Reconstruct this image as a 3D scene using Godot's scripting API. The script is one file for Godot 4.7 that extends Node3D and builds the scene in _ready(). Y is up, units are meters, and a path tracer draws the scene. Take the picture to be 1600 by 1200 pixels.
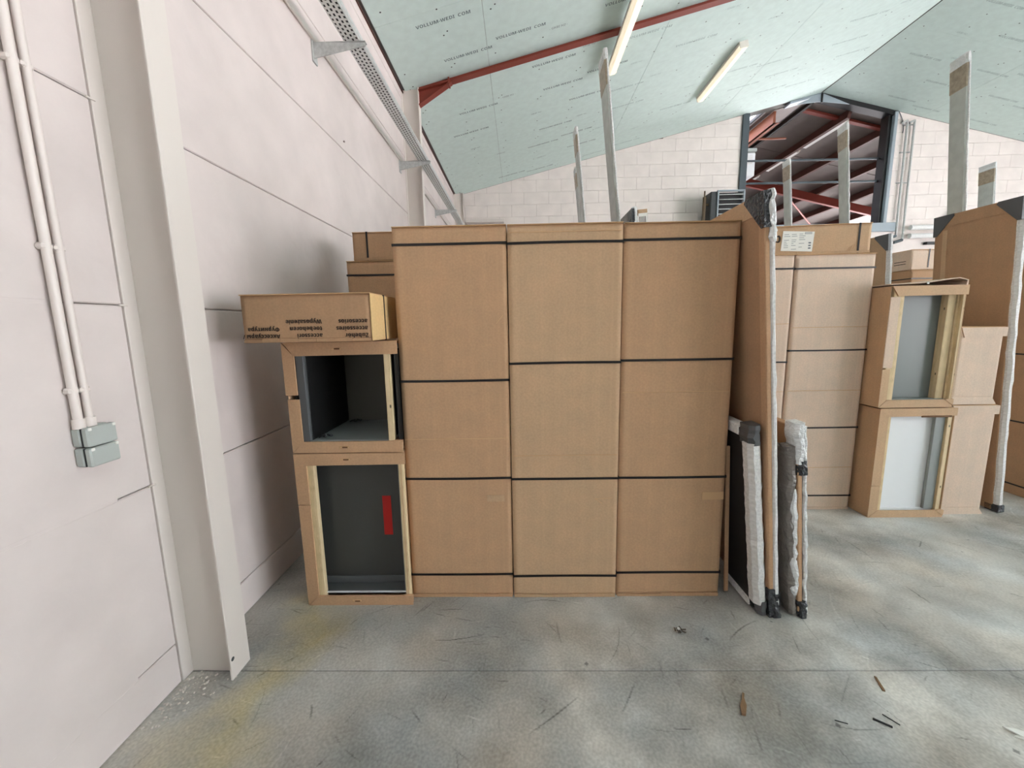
extends Node3D

const W_LEFT := -1.58
const Z_BACK := -10.6
const RIDGE_X := 7.33
const RIDGE_Y := 6.97
const W_RIGHT := 16.24
const Z_FRONT := 11.5

var M := {}
var rng := RandomNumberGenerator.new()
var font: SystemFont

func _ready() -> void:
	rng.seed = 7
	# ---------- camera ----------
	var cam := Camera3D.new()
	cam.name = "camera"
	add_child(cam)
	cam.fov = rad_to_deg(2.0 * atan(600.0 / 620.37))
	cam.near = 0.05
	cam.far = 200.0
	cam.position = Vector3(0, 1.6, 0)
	cam.basis = Basis(Vector3.UP, deg_to_rad(1.2026)) * Basis(Vector3.RIGHT, deg_to_rad(-8.476)) * Basis(Vector3.BACK, deg_to_rad(-1.0662))
	cam.current = true
	# ---------- sky and exposure ----------
	var we := WorldEnvironment.new()
	we.name = "environment"
	var env := Environment.new()
	var sky := Sky.new()
	var psm := ProceduralSkyMaterial.new()
	psm.sky_top_color = Color(0.90, 0.92, 0.98)
	psm.sky_horizon_color = Color(0.97, 0.98, 1.0)
	psm.ground_horizon_color = Color(0.93, 0.91, 0.92)
	psm.ground_bottom_color = Color(0.92, 0.90, 0.91)
	psm.sky_curve = 0.2
	psm.ground_energy_multiplier = 2.75
	psm.sky_energy_multiplier = 1.9
	sky.sky_material = psm
	env.background_mode = Environment.BG_SKY
	env.sky = sky
	env.background_energy_multiplier = 1.0
	env.ambient_light_source = Environment.AMBIENT_SOURCE_DISABLED
	env.tonemap_mode = Environment.TONE_MAPPER_LINEAR
	env.tonemap_exposure = 2.75
	env.sdfgi_enabled = true
	env.ssao_enabled = true
	env.ssil_enabled = true
	we.environment = env
	add_child(we)

	font = SystemFont.new()
	font.font_names = PackedStringArray(["Droid Sans"])
	make_materials()
	build_floor()
	build_walls()
	build_back_wall()
	build_ceiling()
	build_steel()
	build_next_hall()
	build_cable_tray()
	build_electrics()
	build_lamps()
	build_back_wall_fittings()
	build_front_stack()
	build_cabinets()
	build_leaning_panels()
	build_second_row()
	build_tall_boards()
	build_litter()

# ============ helpers ============
var used := {}
func numbered(n: String) -> String:
	if not used.has(n):
		used[n] = 0
		return n
	used[n] += 1
	return "%s_%03d" % [n, used[n]]

func thing(n: String, label: String, cat: String, at := Vector3.ZERO, turn := 0.0, group := "", kind := "") -> Node3D:
	var o := Node3D.new()
	o.name = numbered(n)
	add_child(o)
	o.position = at
	o.rotation.y = turn
	meta(o, label, cat, group, kind)
	return o

func meta(o: Node, label: String, cat: String, group := "", kind := "") -> void:
	o.set_meta("label", label)
	o.set_meta("category", cat)
	if group != "": o.set_meta("group", group)
	if kind != "": o.set_meta("kind", kind)

func part(parent: Node3D, n: String, mesh, mat: Material, label := "", at := Vector3.ZERO) -> MeshInstance3D:
	var o := MeshInstance3D.new()
	var nm := n
	if parent == self:
		nm = numbered(n)
	else:
		var k := 0
		while parent.has_node(NodePath(nm)):
			k += 1
			nm = "%s_%03d" % [n, k]
	o.name = nm
	if mesh is SurfaceTool:
		o.mesh = mesh.commit()
	else:
		o.mesh = mesh
	o.material_override = mat
	o.cast_shadow = GeometryInstance3D.SHADOW_CASTING_SETTING_ON
	o.position = at
	parent.add_child(o)
	if label != "": o.set_meta("label", label)
	return o

func whole(n: String, mesh, mat: Material, label: String, cat: String, group := "", kind := "") -> MeshInstance3D:
	var o := part(self, n, mesh, mat)
	meta(o, label, cat, group, kind)
	return o

func st() -> SurfaceTool:
	var s := SurfaceTool.new()
	s.begin(Mesh.PRIMITIVE_TRIANGLES)
	return s

func tri(s: SurfaceTool, a: Vector3, b: Vector3, c: Vector3, out: Vector3) -> void:
	var n := (b - a).cross(c - a)
	if n.length() < 1e-12: return
	n = n.normalized()
	if n.dot(out) < 0:
		var t := b
		b = c
		c = t
		n = -n
	for p in [a, c, b]:
		s.set_normal(n)
		s.set_uv(Vector2(p.x + p.z * 0.37, p.y + p.z * 0.61))
		s.add_vertex(p)

func quad(s: SurfaceTool, a: Vector3, b: Vector3, c: Vector3, d: Vector3, out: Vector3) -> void:
	tri(s, a, b, c, out)
	tri(s, a, c, d, out)

# chamfered box from corner to corner
func bx(s: SurfaceTool, lo: Vector3, hi: Vector3, r := 0.0, xf := Transform3D.IDENTITY) -> void:
	var c := (lo + hi) * 0.5
	var h := (hi - lo) * 0.5
	h = h.abs()
	r = min(r, min(h.x, min(h.y, h.z)) * 0.9)
	var ax := [Vector3(1, 0, 0), Vector3(0, 1, 0), Vector3(0, 0, 1)]
	for i in 3:
		var u: Vector3 = ax[(i + 1) % 3]
		var v: Vector3 = ax[(i + 2) % 3]
		var n: Vector3 = ax[i]
		var hu := h[(i + 1) % 3] - r
		var hv := h[(i + 2) % 3] - r
		for sg in [-1.0, 1.0]:
			var o: Vector3 = c + n * h[i] * sg
			quad(s, xf * (o - u * hu - v * hv), xf * (o + u * hu - v * hv), xf * (o + u * hu + v * hv), xf * (o - u * hu + v * hv), xf.basis * (n * sg))
	if r <= 0.0: return
	for i in 3: # edges along axis i
		var n: Vector3 = ax[i]
		var u: Vector3 = ax[(i + 1) % 3]
		var v: Vector3 = ax[(i + 2) % 3]
		var hn := h[i] - r
		var hu := h[(i + 1) % 3]
		var hv := h[(i + 2) % 3]
		for su in [-1.0, 1.0]:
			for sv in [-1.0, 1.0]:
				var p: Vector3 = c + u * su * hu + v * sv * (hv - r)
				var q: Vector3 = c + u * su * (hu - r) + v * sv * hv
				quad(s, xf * (p - n * hn), xf * (p + n * hn), xf * (q + n * hn), xf * (q - n * hn), xf.basis * (u * su + v * sv))
	for sx in [-1.0, 1.0]:
		for sy in [-1.0, 1.0]:
			for sz in [-1.0, 1.0]:
				var k := Vector3(sx, sy, sz)
				tri(s, xf * (c + k * Vector3(h.x, h.y - r, h.z - r)), xf * (c + k * Vector3(h.x - r, h.y, h.z - r)), xf * (c + k * Vector3(h.x - r, h.y - r, h.z)), xf.basis * k)

func box(lo: Vector3, hi: Vector3, r := 0.0) -> SurfaceTool:
	var s := st()
	bx(s, lo, hi, r)
	return s

# polygon in xy pushed from z0 to z1, any polygon Geometry2D can triangulate
func prism(s: SurfaceTool, pts: PackedVector2Array, z0: float, z1: float, xf := Transform3D.IDENTITY) -> void:
	var idx := Geometry2D.triangulate_polygon(pts)
	for k in range(0, idx.size(), 3):
		for zz in [[z0, -1.0], [z1, 1.0]]:
			var z: float = zz[0]
			var sg: float = zz[1]
			tri(s, xf * Vector3(pts[idx[k]].x, pts[idx[k]].y, z), xf * Vector3(pts[idx[k + 1]].x, pts[idx[k + 1]].y, z), xf * Vector3(pts[idx[k + 2]].x, pts[idx[k + 2]].y, z), xf.basis * Vector3(0, 0, sg * signf(z1 - z0)))
	var cw := Geometry2D.is_polygon_clockwise(pts)
	for i in pts.size():
		var a := pts[i]
		var b := pts[(i + 1) % pts.size()]
		var d := b - a
		var o := Vector3(d.y, -d.x, 0)
		if cw: o = -o
		quad(s, xf * Vector3(a.x, a.y, z0), xf * Vector3(b.x, b.y, z0), xf * Vector3(b.x, b.y, z1), xf * Vector3(a.x, a.y, z1), xf.basis * o)

func V2(a: Array) -> PackedVector2Array:
	var r := PackedVector2Array()
	for p in a: r.append(Vector2(p[0], p[1]))
	return r

func tube(s: SurfaceTool, a: Vector3, b: Vector3, r: float, n := 12) -> void:
	var d := (b - a).normalized()
	var u := d.cross(Vector3.UP if absf(d.y) < 0.9 else Vector3.RIGHT).normalized()
	var v := d.cross(u)
	for i in n:
		var t0 := TAU * i / n
		var t1 := TAU * (i + 1) / n
		var e0 := u * cos(t0) + v * sin(t0)
		var e1 := u * cos(t1) + v * sin(t1)
		var q := [[a + e0 * r, e0], [b + e0 * r, e0], [b + e1 * r, e1], [a + e0 * r, e0], [b + e1 * r, e1], [a + e1 * r, e1]]
		for w in q:
			s.set_normal(w[1])
			s.set_uv(Vector2(w[0].x, w[0].y))
			s.add_vertex(w[0])
		tri(s, a, a + e0 * r, a + e1 * r, -d)
		tri(s, b, b + e0 * r, b + e1 * r, d)

func words(text: String, height: float, depth := 0.0006, align := HORIZONTAL_ALIGNMENT_LEFT, bold := false) -> TextMesh:
	var t := TextMesh.new()
	var f := font
	if bold:
		f = SystemFont.new()
		f.font_names = PackedStringArray(["Droid Sans"])
		f.font_weight = 700
	t.font = f
	t.text = text
	t.font_size = 32
	t.pixel_size = height / 32.0
	t.depth = depth
	t.curve_step = 4.0
	t.horizontal_alignment = align
	return t

# ============ materials ============
func flat(c: Color, rough := 0.8, metal := 0.0) -> StandardMaterial3D:
	var m := StandardMaterial3D.new()
	m.albedo_color = c
	m.roughness = rough
	m.metallic = metal
	return m

func rgb(r: int, g: int, b: int) -> Color:
	return Color(r / 255.0, g / 255.0, b / 255.0)

func tri_map(m: StandardMaterial3D, tex: Texture2D, size: float, world := false) -> StandardMaterial3D:
	m.albedo_texture = tex
	m.uv1_triplanar = true
	m.uv1_world_triplanar = world
	m.uv1_scale = Vector3.ONE / size
	return m

func noise(freq: float, seed_: int, oct := 4, type := FastNoiseLite.TYPE_SIMPLEX_SMOOTH) -> FastNoiseLite:
	var n := FastNoiseLite.new()
	n.noise_type = type
	n.frequency = freq
	n.seed = seed_
	n.fractal_octaves = oct
	return n

func noise_bytes(size: int, freq: float, seed_: int, oct := 4) -> PackedByteArray:
	var im := noise(freq, seed_, oct).get_seamless_image(size, size)
	im.convert(Image.FORMAT_L8)
	return im.get_data()

func tex_from(px: PackedByteArray, w: int, h: int) -> ImageTexture:
	return ImageTexture.create_from_image(Image.create_from_data(w, h, false, Image.FORMAT_RGB8, px))

func card_texture() -> ImageTexture:
	var n := 512
	var a := noise_bytes(n, 0.012, 3, 3)
	var b := noise_bytes(n, 0.12, 4, 2)
	var streak := PackedFloat32Array()
	var r := RandomNumberGenerator.new()
	r.seed = 5
	var sm := 0.0
	for x in n:
		sm = sm * 0.7 + r.randf_range(-1, 1) * 0.3
		streak.append(sm * 5.0 + sin(x * TAU / 4.0) * 1.6)
	var px := PackedByteArray()
	px.resize(n * n * 3)
	for y in n:
		for x in n:
			var i := y * n + x
			var v := 238.0 + streak[x] + (a[i] - 128) * 0.05 + (b[i] - 128) * 0.06
			px[i * 3] = int(clampf(v, 0, 255))
			px[i * 3 + 1] = int(clampf(v - (a[i] - 128) * 0.02, 0, 255))
			px[i * 3 + 2] = int(clampf(v - 2 - (a[i] - 128) * 0.03, 0, 255))
	return tex_from(px, n, n)

func wood_texture() -> ImageTexture:
	var n := 256
	var a := noise_bytes(n, 0.02, 13, 3)
	var r := RandomNumberGenerator.new()
	r.seed = 15
	var streak := PackedFloat32Array()
	var sm := 0.0
	for x in n:
		sm = sm * 0.6 + r.randf_range(-1, 1) * 0.4
		streak.append(sm * 26.0)
	var px := PackedByteArray()
	px.resize(n * n * 3)
	for y in n:
		for x in n:
			var i := y * n + x
			var xx: int = (x + int((a[i] - 128) * 0.05) + n) % n
			var v := 232.0 + streak[xx] * 0.7 + (a[i] - 128) * 0.06
			px[i * 3] = int(clampf(v + 6, 0, 255))
			px[i * 3 + 1] = int(clampf(v, 0, 255))
			px[i * 3 + 2] = int(clampf(v - 10 + streak[xx] * 0.3, 0, 255))
	for k in 5: # knots
		var cx := r.randi_range(10, n - 10)
		var cy := r.randi_range(10, n - 10)
		for dy in range(-6, 7):
			for dx in range(-3, 4):
				var q := (dx / 3.0) * (dx / 3.0) + (dy / 6.0) * (dy / 6.0)
				if q < 1.0:
					var i := (cy + dy) * n + cx + dx
					for c in 3:
						px[i * 3 + c] = int(px[i * 3 + c] * lerpf(0.35, 0.95, q))
	return tex_from(px, n, n)

func mottle_texture(n: int, freq: float, seed_: int, amount: float, base := 236.0) -> ImageTexture:
	var a := noise_bytes(n, freq, seed_, 4)
	var px := PackedByteArray()
	px.resize(n * n * 3)
	for i in n * n:
		var v := int(clampf(base + (a[i] - 128) * amount, 0, 255))
		px[i * 3] = v
		px[i * 3 + 1] = v
		px[i * 3 + 2] = v
	return tex_from(px, n, n)

func bump_texture(n: int, freq: float, seed_: int, strength: float) -> ImageTexture:
	var im := noise(freq, seed_, 4).get_seamless_image(n, n)
	im.bump_map_to_normal_map(strength)
	return ImageTexture.create_from_image(im)

const FLOOR_SPAN := 9.0
const FLOOR_X0 := -1.8
const FLOOR_Z0 := -7.0
func floor_texture() -> ImageTexture:
	var n := 2048
	var big := noise_bytes(n, 0.0045, 21, 7)
	var mid := noise_bytes(n, 0.016, 22, 4)
	var fine := noise_bytes(n, 0.28, 23, 2)
	var warm := noise_bytes(n, 0.006, 24, 3)
	var px := PackedByteArray()
	px.resize(n * n * 3)
	var per := FLOOR_SPAN / n
	for y in n:
		var wz := FLOOR_Z0 + y * per
		for x in n:
			var i := y * n + x
			var wx := FLOOR_X0 + x * per
			var bg := big[i] - 128
			var md := mid[i] - 128
			var fn := fine[i] - 128
			var v := 191.0 + bg * 0.36 + md * 0.14 + fn * 0.15
			# the slab is toned darker in front of the stacks
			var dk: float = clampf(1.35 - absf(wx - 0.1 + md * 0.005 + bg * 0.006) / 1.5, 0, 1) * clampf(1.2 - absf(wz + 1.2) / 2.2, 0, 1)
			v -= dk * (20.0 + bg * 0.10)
			# yellow-brown stain along the foot of the wall
			var ws: float = clampf(1.0 - absf(wx + 1.22 + bg * 0.0022) / 0.24, 0, 1) * clampf(0.8 + md * 0.004, 0, 1) * clampf((wz + 3.2) * 1.0, 0, 1)
			var wm := (warm[i] - 128) * 0.04
			px[i * 3] = int(clampf(v + 1.5 + wm * 1.6 + ws * 9.0, 0, 255))
			px[i * 3 + 1] = int(clampf(v + 0.5 + ws * -2.0, 0, 255))
			px[i * 3 + 2] = int(clampf(v - 4.0 - wm * 1.5 - ws * 32.0, 0, 255))
	var r := RandomNumberGenerator.new()
	r.seed = 31
	# scuffs come in drifts: many faint short strokes where the coarse noise is low, fewer long scratches anywhere
	for k in 9000:
		var x := r.randf() * n
		var y := r.randf() * n
		var where := big[int(y) * n + int(x)]
		if k > 900 and where > 128 + r.randi_range(-30, 30): continue
		var a := (r.randf_range(-0.5, 0.5) + (0.35 if r.randf() < 0.6 else 1.9)) if k > 900 else r.randf() * TAU
		var l := r.randi_range(5, 26) if k > 900 else r.randi_range(10, 80)
		var bend := r.randf_range(-0.012, 0.012)
		var d := (r.randf_range(-34, -8) if k > 900 else r.randf_range(-52, -14)) if r.randf() < 0.74 else r.randf_range(6, 22)
		var wide := r.randf() < 0.35
		for t in l:
			x += cos(a)
			y += sin(a)
			a += bend
			var xi := int(x)
			var yi := int(y)
			if xi < 0 or yi < 0 or xi >= n - 1 or yi >= n: break
			var i := (yi * n + xi) * 3
			var dd := int(d * (1.0 - absf(2.0 * t / l - 1.0) * 0.6))
			for c in (6 if wide else 3):
				px[i + c] = clampi(px[i + c] + dd, 0, 255)
	for k in 120: # dark specks
		var x := r.randi_range(4, n - 5)
		var y := r.randi_range(4, n - 5)
		var q := r.randi_range(1, 2)
		for dy in range(-q, q + 1):
			for dx in range(-q, q + 1):
				if dx * dx + dy * dy <= q * q:
					var i := ((y + dy) * n + x + dx) * 3
					for c in 3: px[i + c] = int(px[i + c] * 0.68)
	return tex_from(px, n, n)

func make_materials() -> void:
	var card := card_texture()
	var tones := {"card": rgb(212, 177, 142), "card_warm": rgb(208, 168, 132), "card_pale": rgb(230, 206, 186), "card_deep": rgb(190, 152, 118), "card_lit": rgb(226, 192, 138)}
	for k in tones:
		M[k] = tri_map(flat(tones[k], 0.86), card, 1.0)
	M.card_edge = flat(rgb(205, 168, 126), 0.9)
	M.card_inside = tri_map(flat(rgb(120, 84, 56), 0.9), card, 1.0)
	M.crease = flat(rgb(206, 168, 128), 0.85)
	M.strap = flat(rgb(22, 17, 16), 0.45)
	M.ink = flat(rgb(46, 34, 28), 0.8)
	var wood := wood_texture()
	M.timber = tri_map(flat(rgb(232, 214, 178), 0.75), wood, 0.5)
	M.splinter = tri_map(flat(rgb(146, 118, 90), 0.8), wood, 0.3)
	var paint_n := bump_texture(256, 0.05, 41, 1.2)
	var paint := mottle_texture(512, 0.008, 42, 0.05, 246.0)
	M.wall = tri_map(flat(rgb(222, 211, 207), 0.72), paint, 2.0, true)
	M.wall.normal_enabled = true
	M.wall.normal_texture = paint_n
	M.wall.normal_scale = 0.25
	M.wall_block = tri_map(flat(rgb(238, 229, 223), 0.8), paint, 2.0, true)
	M.joint = flat(rgb(150, 136, 130), 0.95)
	M.backing = flat(rgb(150, 140, 134), 0.95)
	M.column = flat(rgb(218, 210, 203), 0.5)
	M.conduit = flat(rgb(226, 216, 210), 0.45)
	M.board = tri_map(flat(rgb(214, 232, 227), 0.85), mottle_texture(512, 0.02, 43, 0.05, 246.0), 1.6, true)
	M.board_right = M.board
	M.pale_floor = flat(rgb(126, 123, 118), 0.85)
	M.tray = flat(rgb(236, 238, 236), 0.45)
	M.casing = flat(rgb(52, 56, 58), 0.5)
	M.front = flat(rgb(92, 84, 78), 0.9)
	M.deck = flat(rgb(120, 118, 115), 0.9)
	M.print = flat(rgb(104, 122, 124), 0.85)
	M.print_faint = flat(rgb(158, 178, 176), 0.85)
	M.screw = flat(rgb(60, 66, 66), 0.5, 0.4)
	M.red = flat(rgb(130, 54, 40), 0.6)
	M.red_dark = flat(rgb(84, 50, 42), 0.6)
	M.rust = flat(rgb(132, 70, 42), 0.6)
	var galv := mottle_texture(256, 0.03, 44, 0.14, 225.0)
	M.galv = tri_map(flat(rgb(214, 216, 214), 0.42, 0.2), galv, 0.3)
	M.galv_dull = tri_map(flat(rgb(212, 215, 213), 0.5, 0.1), galv, 0.3)
	M.steel_grey = flat(rgb(70, 80, 86), 0.55)
	M.steel_light = flat(rgb(150, 162, 170), 0.5)
	M.steel_black = flat(rgb(15, 16, 18), 0.5)
	M.sheet = tri_map(flat(rgb(112, 102, 96), 0.7), mottle_texture(256, 0.03, 45, 0.08, 244.0), 2.0)
	M.sheet_seam = flat(rgb(34, 30, 28), 0.8)
	M.grey_plastic = flat(rgb(176, 182, 178), 0.5)
	M.gap = flat(rgb(60, 62, 62), 0.8)
	M.screw_cap = flat(rgb(236, 236, 230), 0.5)
	M.lamp_body = flat(rgb(226, 222, 212), 0.4)
	M.diffuser = flat(rgb(250, 244, 228), 0.35)
	M.diffuser.emission_enabled = true
	M.diffuser.emission = Color(1.0, 0.93, 0.8)
	M.diffuser.emission_energy_multiplier = 0.23
	M.diffuser_off = flat(rgb(240, 240, 236), 0.35)
	M.foam = tri_map(flat(rgb(238, 238, 236), 0.55), mottle_texture(256, 0.05, 46, 0.16, 240.0), 0.25)
	M.film = flat(rgb(228, 230, 230), 0.18)
	M.film.normal_enabled = true
	M.film.normal_texture = bump_texture(256, 0.03, 47, 9.0)
	M.film.uv1_triplanar = true
	M.film.uv1_scale = Vector3.ONE * 5.0
	M.film_dark = M.film.duplicate()
	M.film_dark.albedo_color = rgb(132, 126, 120)
	M.worktop = tri_map(flat(rgb(196, 200, 194), 0.4), mottle_texture(256, 0.02, 48, 0.1, 240.0), 0.8)
	M.tape = tri_map(flat(rgb(176, 160, 138), 0.35), mottle_texture(256, 0.03, 49, 0.2, 235.0), 0.4)
	M.protector = flat(rgb(84, 86, 88), 0.4)
	M.protector_black = M.film.duplicate()
	M.protector_black.albedo_color = rgb(52, 54, 58)
	M.dark_panel = flat(rgb(68, 69, 68), 0.5)
	M.darker_panel = flat(rgb(26, 27, 28), 0.5)
	M.olive_panel = flat(rgb(112, 110, 102), 0.55)
	M.grey_panel = flat(rgb(150, 156, 154), 0.4)
	M.blue_panel = flat(rgb(116, 123, 122), 0.32)
	M.white_panel = flat(rgb(236, 239, 241), 0.4)
	M.carcass_grey = flat(rgb(88, 91, 93), 0.5)
	M.red_label = flat(rgb(190, 20, 18), 0.4)
	M.paper = flat(rgb(238, 238, 232), 0.7)
	M.plaster = flat(rgb(216, 208, 200), 0.9)
	M.dirt = flat(rgb(92, 84, 74), 0.9)
	M.black_plastic = flat(rgb(34, 36, 38), 0.4)
	M.brown_pipe = flat(rgb(92, 74, 52), 0.5)
	var fl := flat(Color(1, 1, 1), 0.5)
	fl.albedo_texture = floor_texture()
	fl.roughness_texture = mottle_texture(512, 0.015, 51, 0.5, 150.0)
	fl.roughness = 0.95
	fl.normal_enabled = true
	fl.normal_texture = bump_texture(512, 0.06, 52, 1.5)
	fl.normal_scale = 0.25
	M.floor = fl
	M.glass = flat(Color(0.9, 0.95, 1.0, 0.12), 0.05)
	M.glass.transparency = BaseMaterial3D.TRANSPARENCY_ALPHA

# ============ the shell ============
func ceil_y(x: float) -> float:
	return RIDGE_Y - 0.24 * (RIDGE_X - x) if x < RIDGE_X else RIDGE_Y - 0.245 * (x - RIDGE_X)

func slab_mesh(x0: float, z0: float, x1: float, z1: float) -> SurfaceTool:
	# a slab whose top has a small chamfer along its edges; uv in slab-plan metres over the texture's span
	var s := st()
	var c := 0.004
	var f := func(p: Vector3) -> Vector2: return Vector2((p.x - FLOOR_X0) / FLOOR_SPAN, (p.z - FLOOR_Z0) / FLOOR_SPAN)
	var put := func(a: Vector3, b: Vector3, d: Vector3, e: Vector3, nrm: Vector3) -> void:
		for p in [a, b, d, a, d, e]:
			s.set_normal(nrm)
			s.set_uv(f.call(p))
			s.add_vertex(p)
	put.call(Vector3(x0 + c, 0, z0 + c), Vector3(x1 - c, 0, z0 + c), Vector3(x1 - c, 0, z1 - c), Vector3(x0 + c, 0, z1 - c), Vector3.UP)
	put.call(Vector3(x0, -0.006, z0), Vector3(x1, -0.006, z0), Vector3(x1 - c, 0, z0 + c), Vector3(x0 + c, 0, z0 + c), Vector3(0, 0.6, -0.8))
	put.call(Vector3(x0 + c, 0, z1 - c), Vector3(x1 - c, 0, z1 - c), Vector3(x1, -0.006, z1), Vector3(x0, -0.006, z1), Vector3(0, 0.6, 0.8))
	put.call(Vector3(x0, -0.006, z0), Vector3(x0 + c, 0, z0 + c), Vector3(x0 + c, 0, z1 - c), Vector3(x0, -0.006, z1), Vector3(-0.8, 0.6, 0))
	put.call(Vector3(x1 - c, 0, z0 + c), Vector3(x1, -0.006, z0), Vector3(x1, -0.006, z1), Vector3(x1 - c, 0, z1 - c), Vector3(0.8, 0.6, 0))
	s.generate_tangents()
	return s

func build_floor() -> void:
	var f := thing("floor", "worn grey concrete floor with scuffs and one straight saw-cut joint", "floor", Vector3.ZERO, 0, "", "structure")
	var xs := [-1.9, 16.6]
	var zs := [-10.9, -6.045, -1.642, 2.755, 7.155, 11.9]
	for i in 5:
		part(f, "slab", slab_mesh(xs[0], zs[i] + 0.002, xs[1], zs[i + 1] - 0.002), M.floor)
	part(f, "ground", box(Vector3(-1.9, -0.3, -10.9), Vector3(16.6, -0.012, 11.9)), M.gap)

func gable(x0: float, x1: float, y0: float) -> PackedVector2Array:
	var p := [[x0, y0], [x1, y0], [x1, ceil_y(x1)]]
	if x0 < RIDGE_X and x1 > RIDGE_X: p.append([RIDGE_X, RIDGE_Y])
	p.append([x0, ceil_y(x0)])
	return V2(p)

func build_walls() -> void:
	var w := thing("wall_left", "tall pinkish white wall of long horizontal concrete panels", "wall", Vector3.ZERO, 0, "", "structure")
	part(w, "backing", box(Vector3(-1.9, -0.02, -10.9), Vector3(-1.612, 5.2, 11.8)), M.backing)
	var cols := [-10.45, -6.045, -1.645, 2.755, 7.155, 11.555]
	var ys := [0.0, 0.195, 0.951, 1.706, 2.459, 3.210, 3.962, 4.714, 5.1]
	for c in 5:
		for k in 8:
			part(w, "panel", box(Vector3(-1.615, ys[k] + 0.002, cols[c] + 0.0625), Vector3(W_LEFT, ys[k + 1] - 0.002, cols[c + 1] - 0.0625), 0.005), M.wall)
	for k in range(1, 7): # the joints of the near bay are filled and painted over, but for a stretch by the column
		part(w, "joint_filler", box(Vector3(-1.6, ys[k] - 0.012, -1.36 - 0.04 * (k % 3)), Vector3(W_LEFT - 0.0006, ys[k] + 0.012, 2.6)), M.wall)
	# right-hand wall with two big door openings that let the daylight in
	var r := thing("wall_right", "long white side wall with two open loading doors and one narrow added light opening", "wall", Vector3.ZERO, 0, "", "structure")
	var holes := [[-6.3, -4.9], [-1.2, 3.4], [4.4, 9.0]]  # the first, narrow opening is added to brighten the ridge and back wall
	var top := 4.6
	part(r, "lintel", box(Vector3(W_RIGHT, top, -10.9), Vector3(W_RIGHT + 0.3, 5.2, 11.8)), M.wall)
	var z := -10.9
	for h in holes:
		part(r, "pier", box(Vector3(W_RIGHT, -0.02, z), Vector3(W_RIGHT + 0.3, top, h[0])), M.wall)
		z = h[1]
	part(r, "pier", box(Vector3(W_RIGHT, -0.02, z), Vector3(W_RIGHT + 0.3, top, 11.8)), M.wall)
	var q := st()
	prism(q, gable(-1.9, 16.6, -0.02), Z_FRONT, Z_FRONT + 0.3)
	whole("wall_front", q, M.front, "dark brown-grey sheeted end wall behind the viewpoint", "wall", "", "structure")

func build_back_wall() -> void:
	var w := thing("wall_back", "painted white blockwork gable wall around the gabled opening", "wall", Vector3.ZERO, 0, "", "structure")
	var ox0 := 5.56
	var ox1 := 9.12
	var sill := 3.9
	var zb := Z_BACK - 0.02
	for g in [gable(-1.9, ox0, -0.02), gable(ox1, 16.6, -0.02), V2([[ox0, -0.02], [ox1, -0.02], [ox1, sill], [ox0, sill]])]:
		var s := st()
		prism(s, g, zb - 0.25, zb)
		part(w, "mortar", s, M.joint)
	var low := st()
	bx(low, Vector3(W_LEFT, 0, zb), Vector3(W_RIGHT, 3.73, Z_BACK))
	part(w, "plain_blockwork", low, M.wall_block)
	var left := gable(W_LEFT, ox0, 3.73)
	var right := gable(ox1, 15.2, 3.73)
	part(w, "plain_blockwork", box(Vector3(ox0, 3.73, zb), Vector3(ox1, sill, Z_BACK)), M.wall_block)
	var s2 := st()
	prism(s2, gable(15.2, W_RIGHT, 3.73), zb, Z_BACK)
	part(w, "plain_blockwork", s2, M.wall_block)
	for row in 12:
		var y0 := 3.73 + 0.29 * row
		for col in 29:
			var x0 := -2.02 + 0.625 * col + (0.3125 if row % 2 == 1 else 0.0)
			var g := 0.0022
			var rect := V2([[x0 + g, y0 + g], [x0 + 0.625 - g, y0 + g], [x0 + 0.625 - g, y0 + 0.29 - g], [x0 + g, y0 + 0.29 - g]])
			for side in [left, right]:
				for poly in Geometry2D.intersect_polygons(rect, side):
					var area := 0.0
					for i in poly.size():
						area += poly[i].cross(poly[(i + 1) % poly.size()])
					if absf(area) < 0.004: continue
					var s := st()
					prism(s, poly, zb, Z_BACK + rng.randf_range(-0.002, 0.002))
					part(w, "block", s, M.wall_block)

func slope_xf(x: float, z: float, right: bool) -> Transform3D:
	# origin on the underside of the slope at x; local x runs up (left slope) or down (right slope), local y is up through the boards
	var a := atan(0.24) if not right else -atan(0.245)
	return Transform3D(Basis(Vector3(0, 0, 1), a), Vector3(x, ceil_y(x), z))

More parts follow.
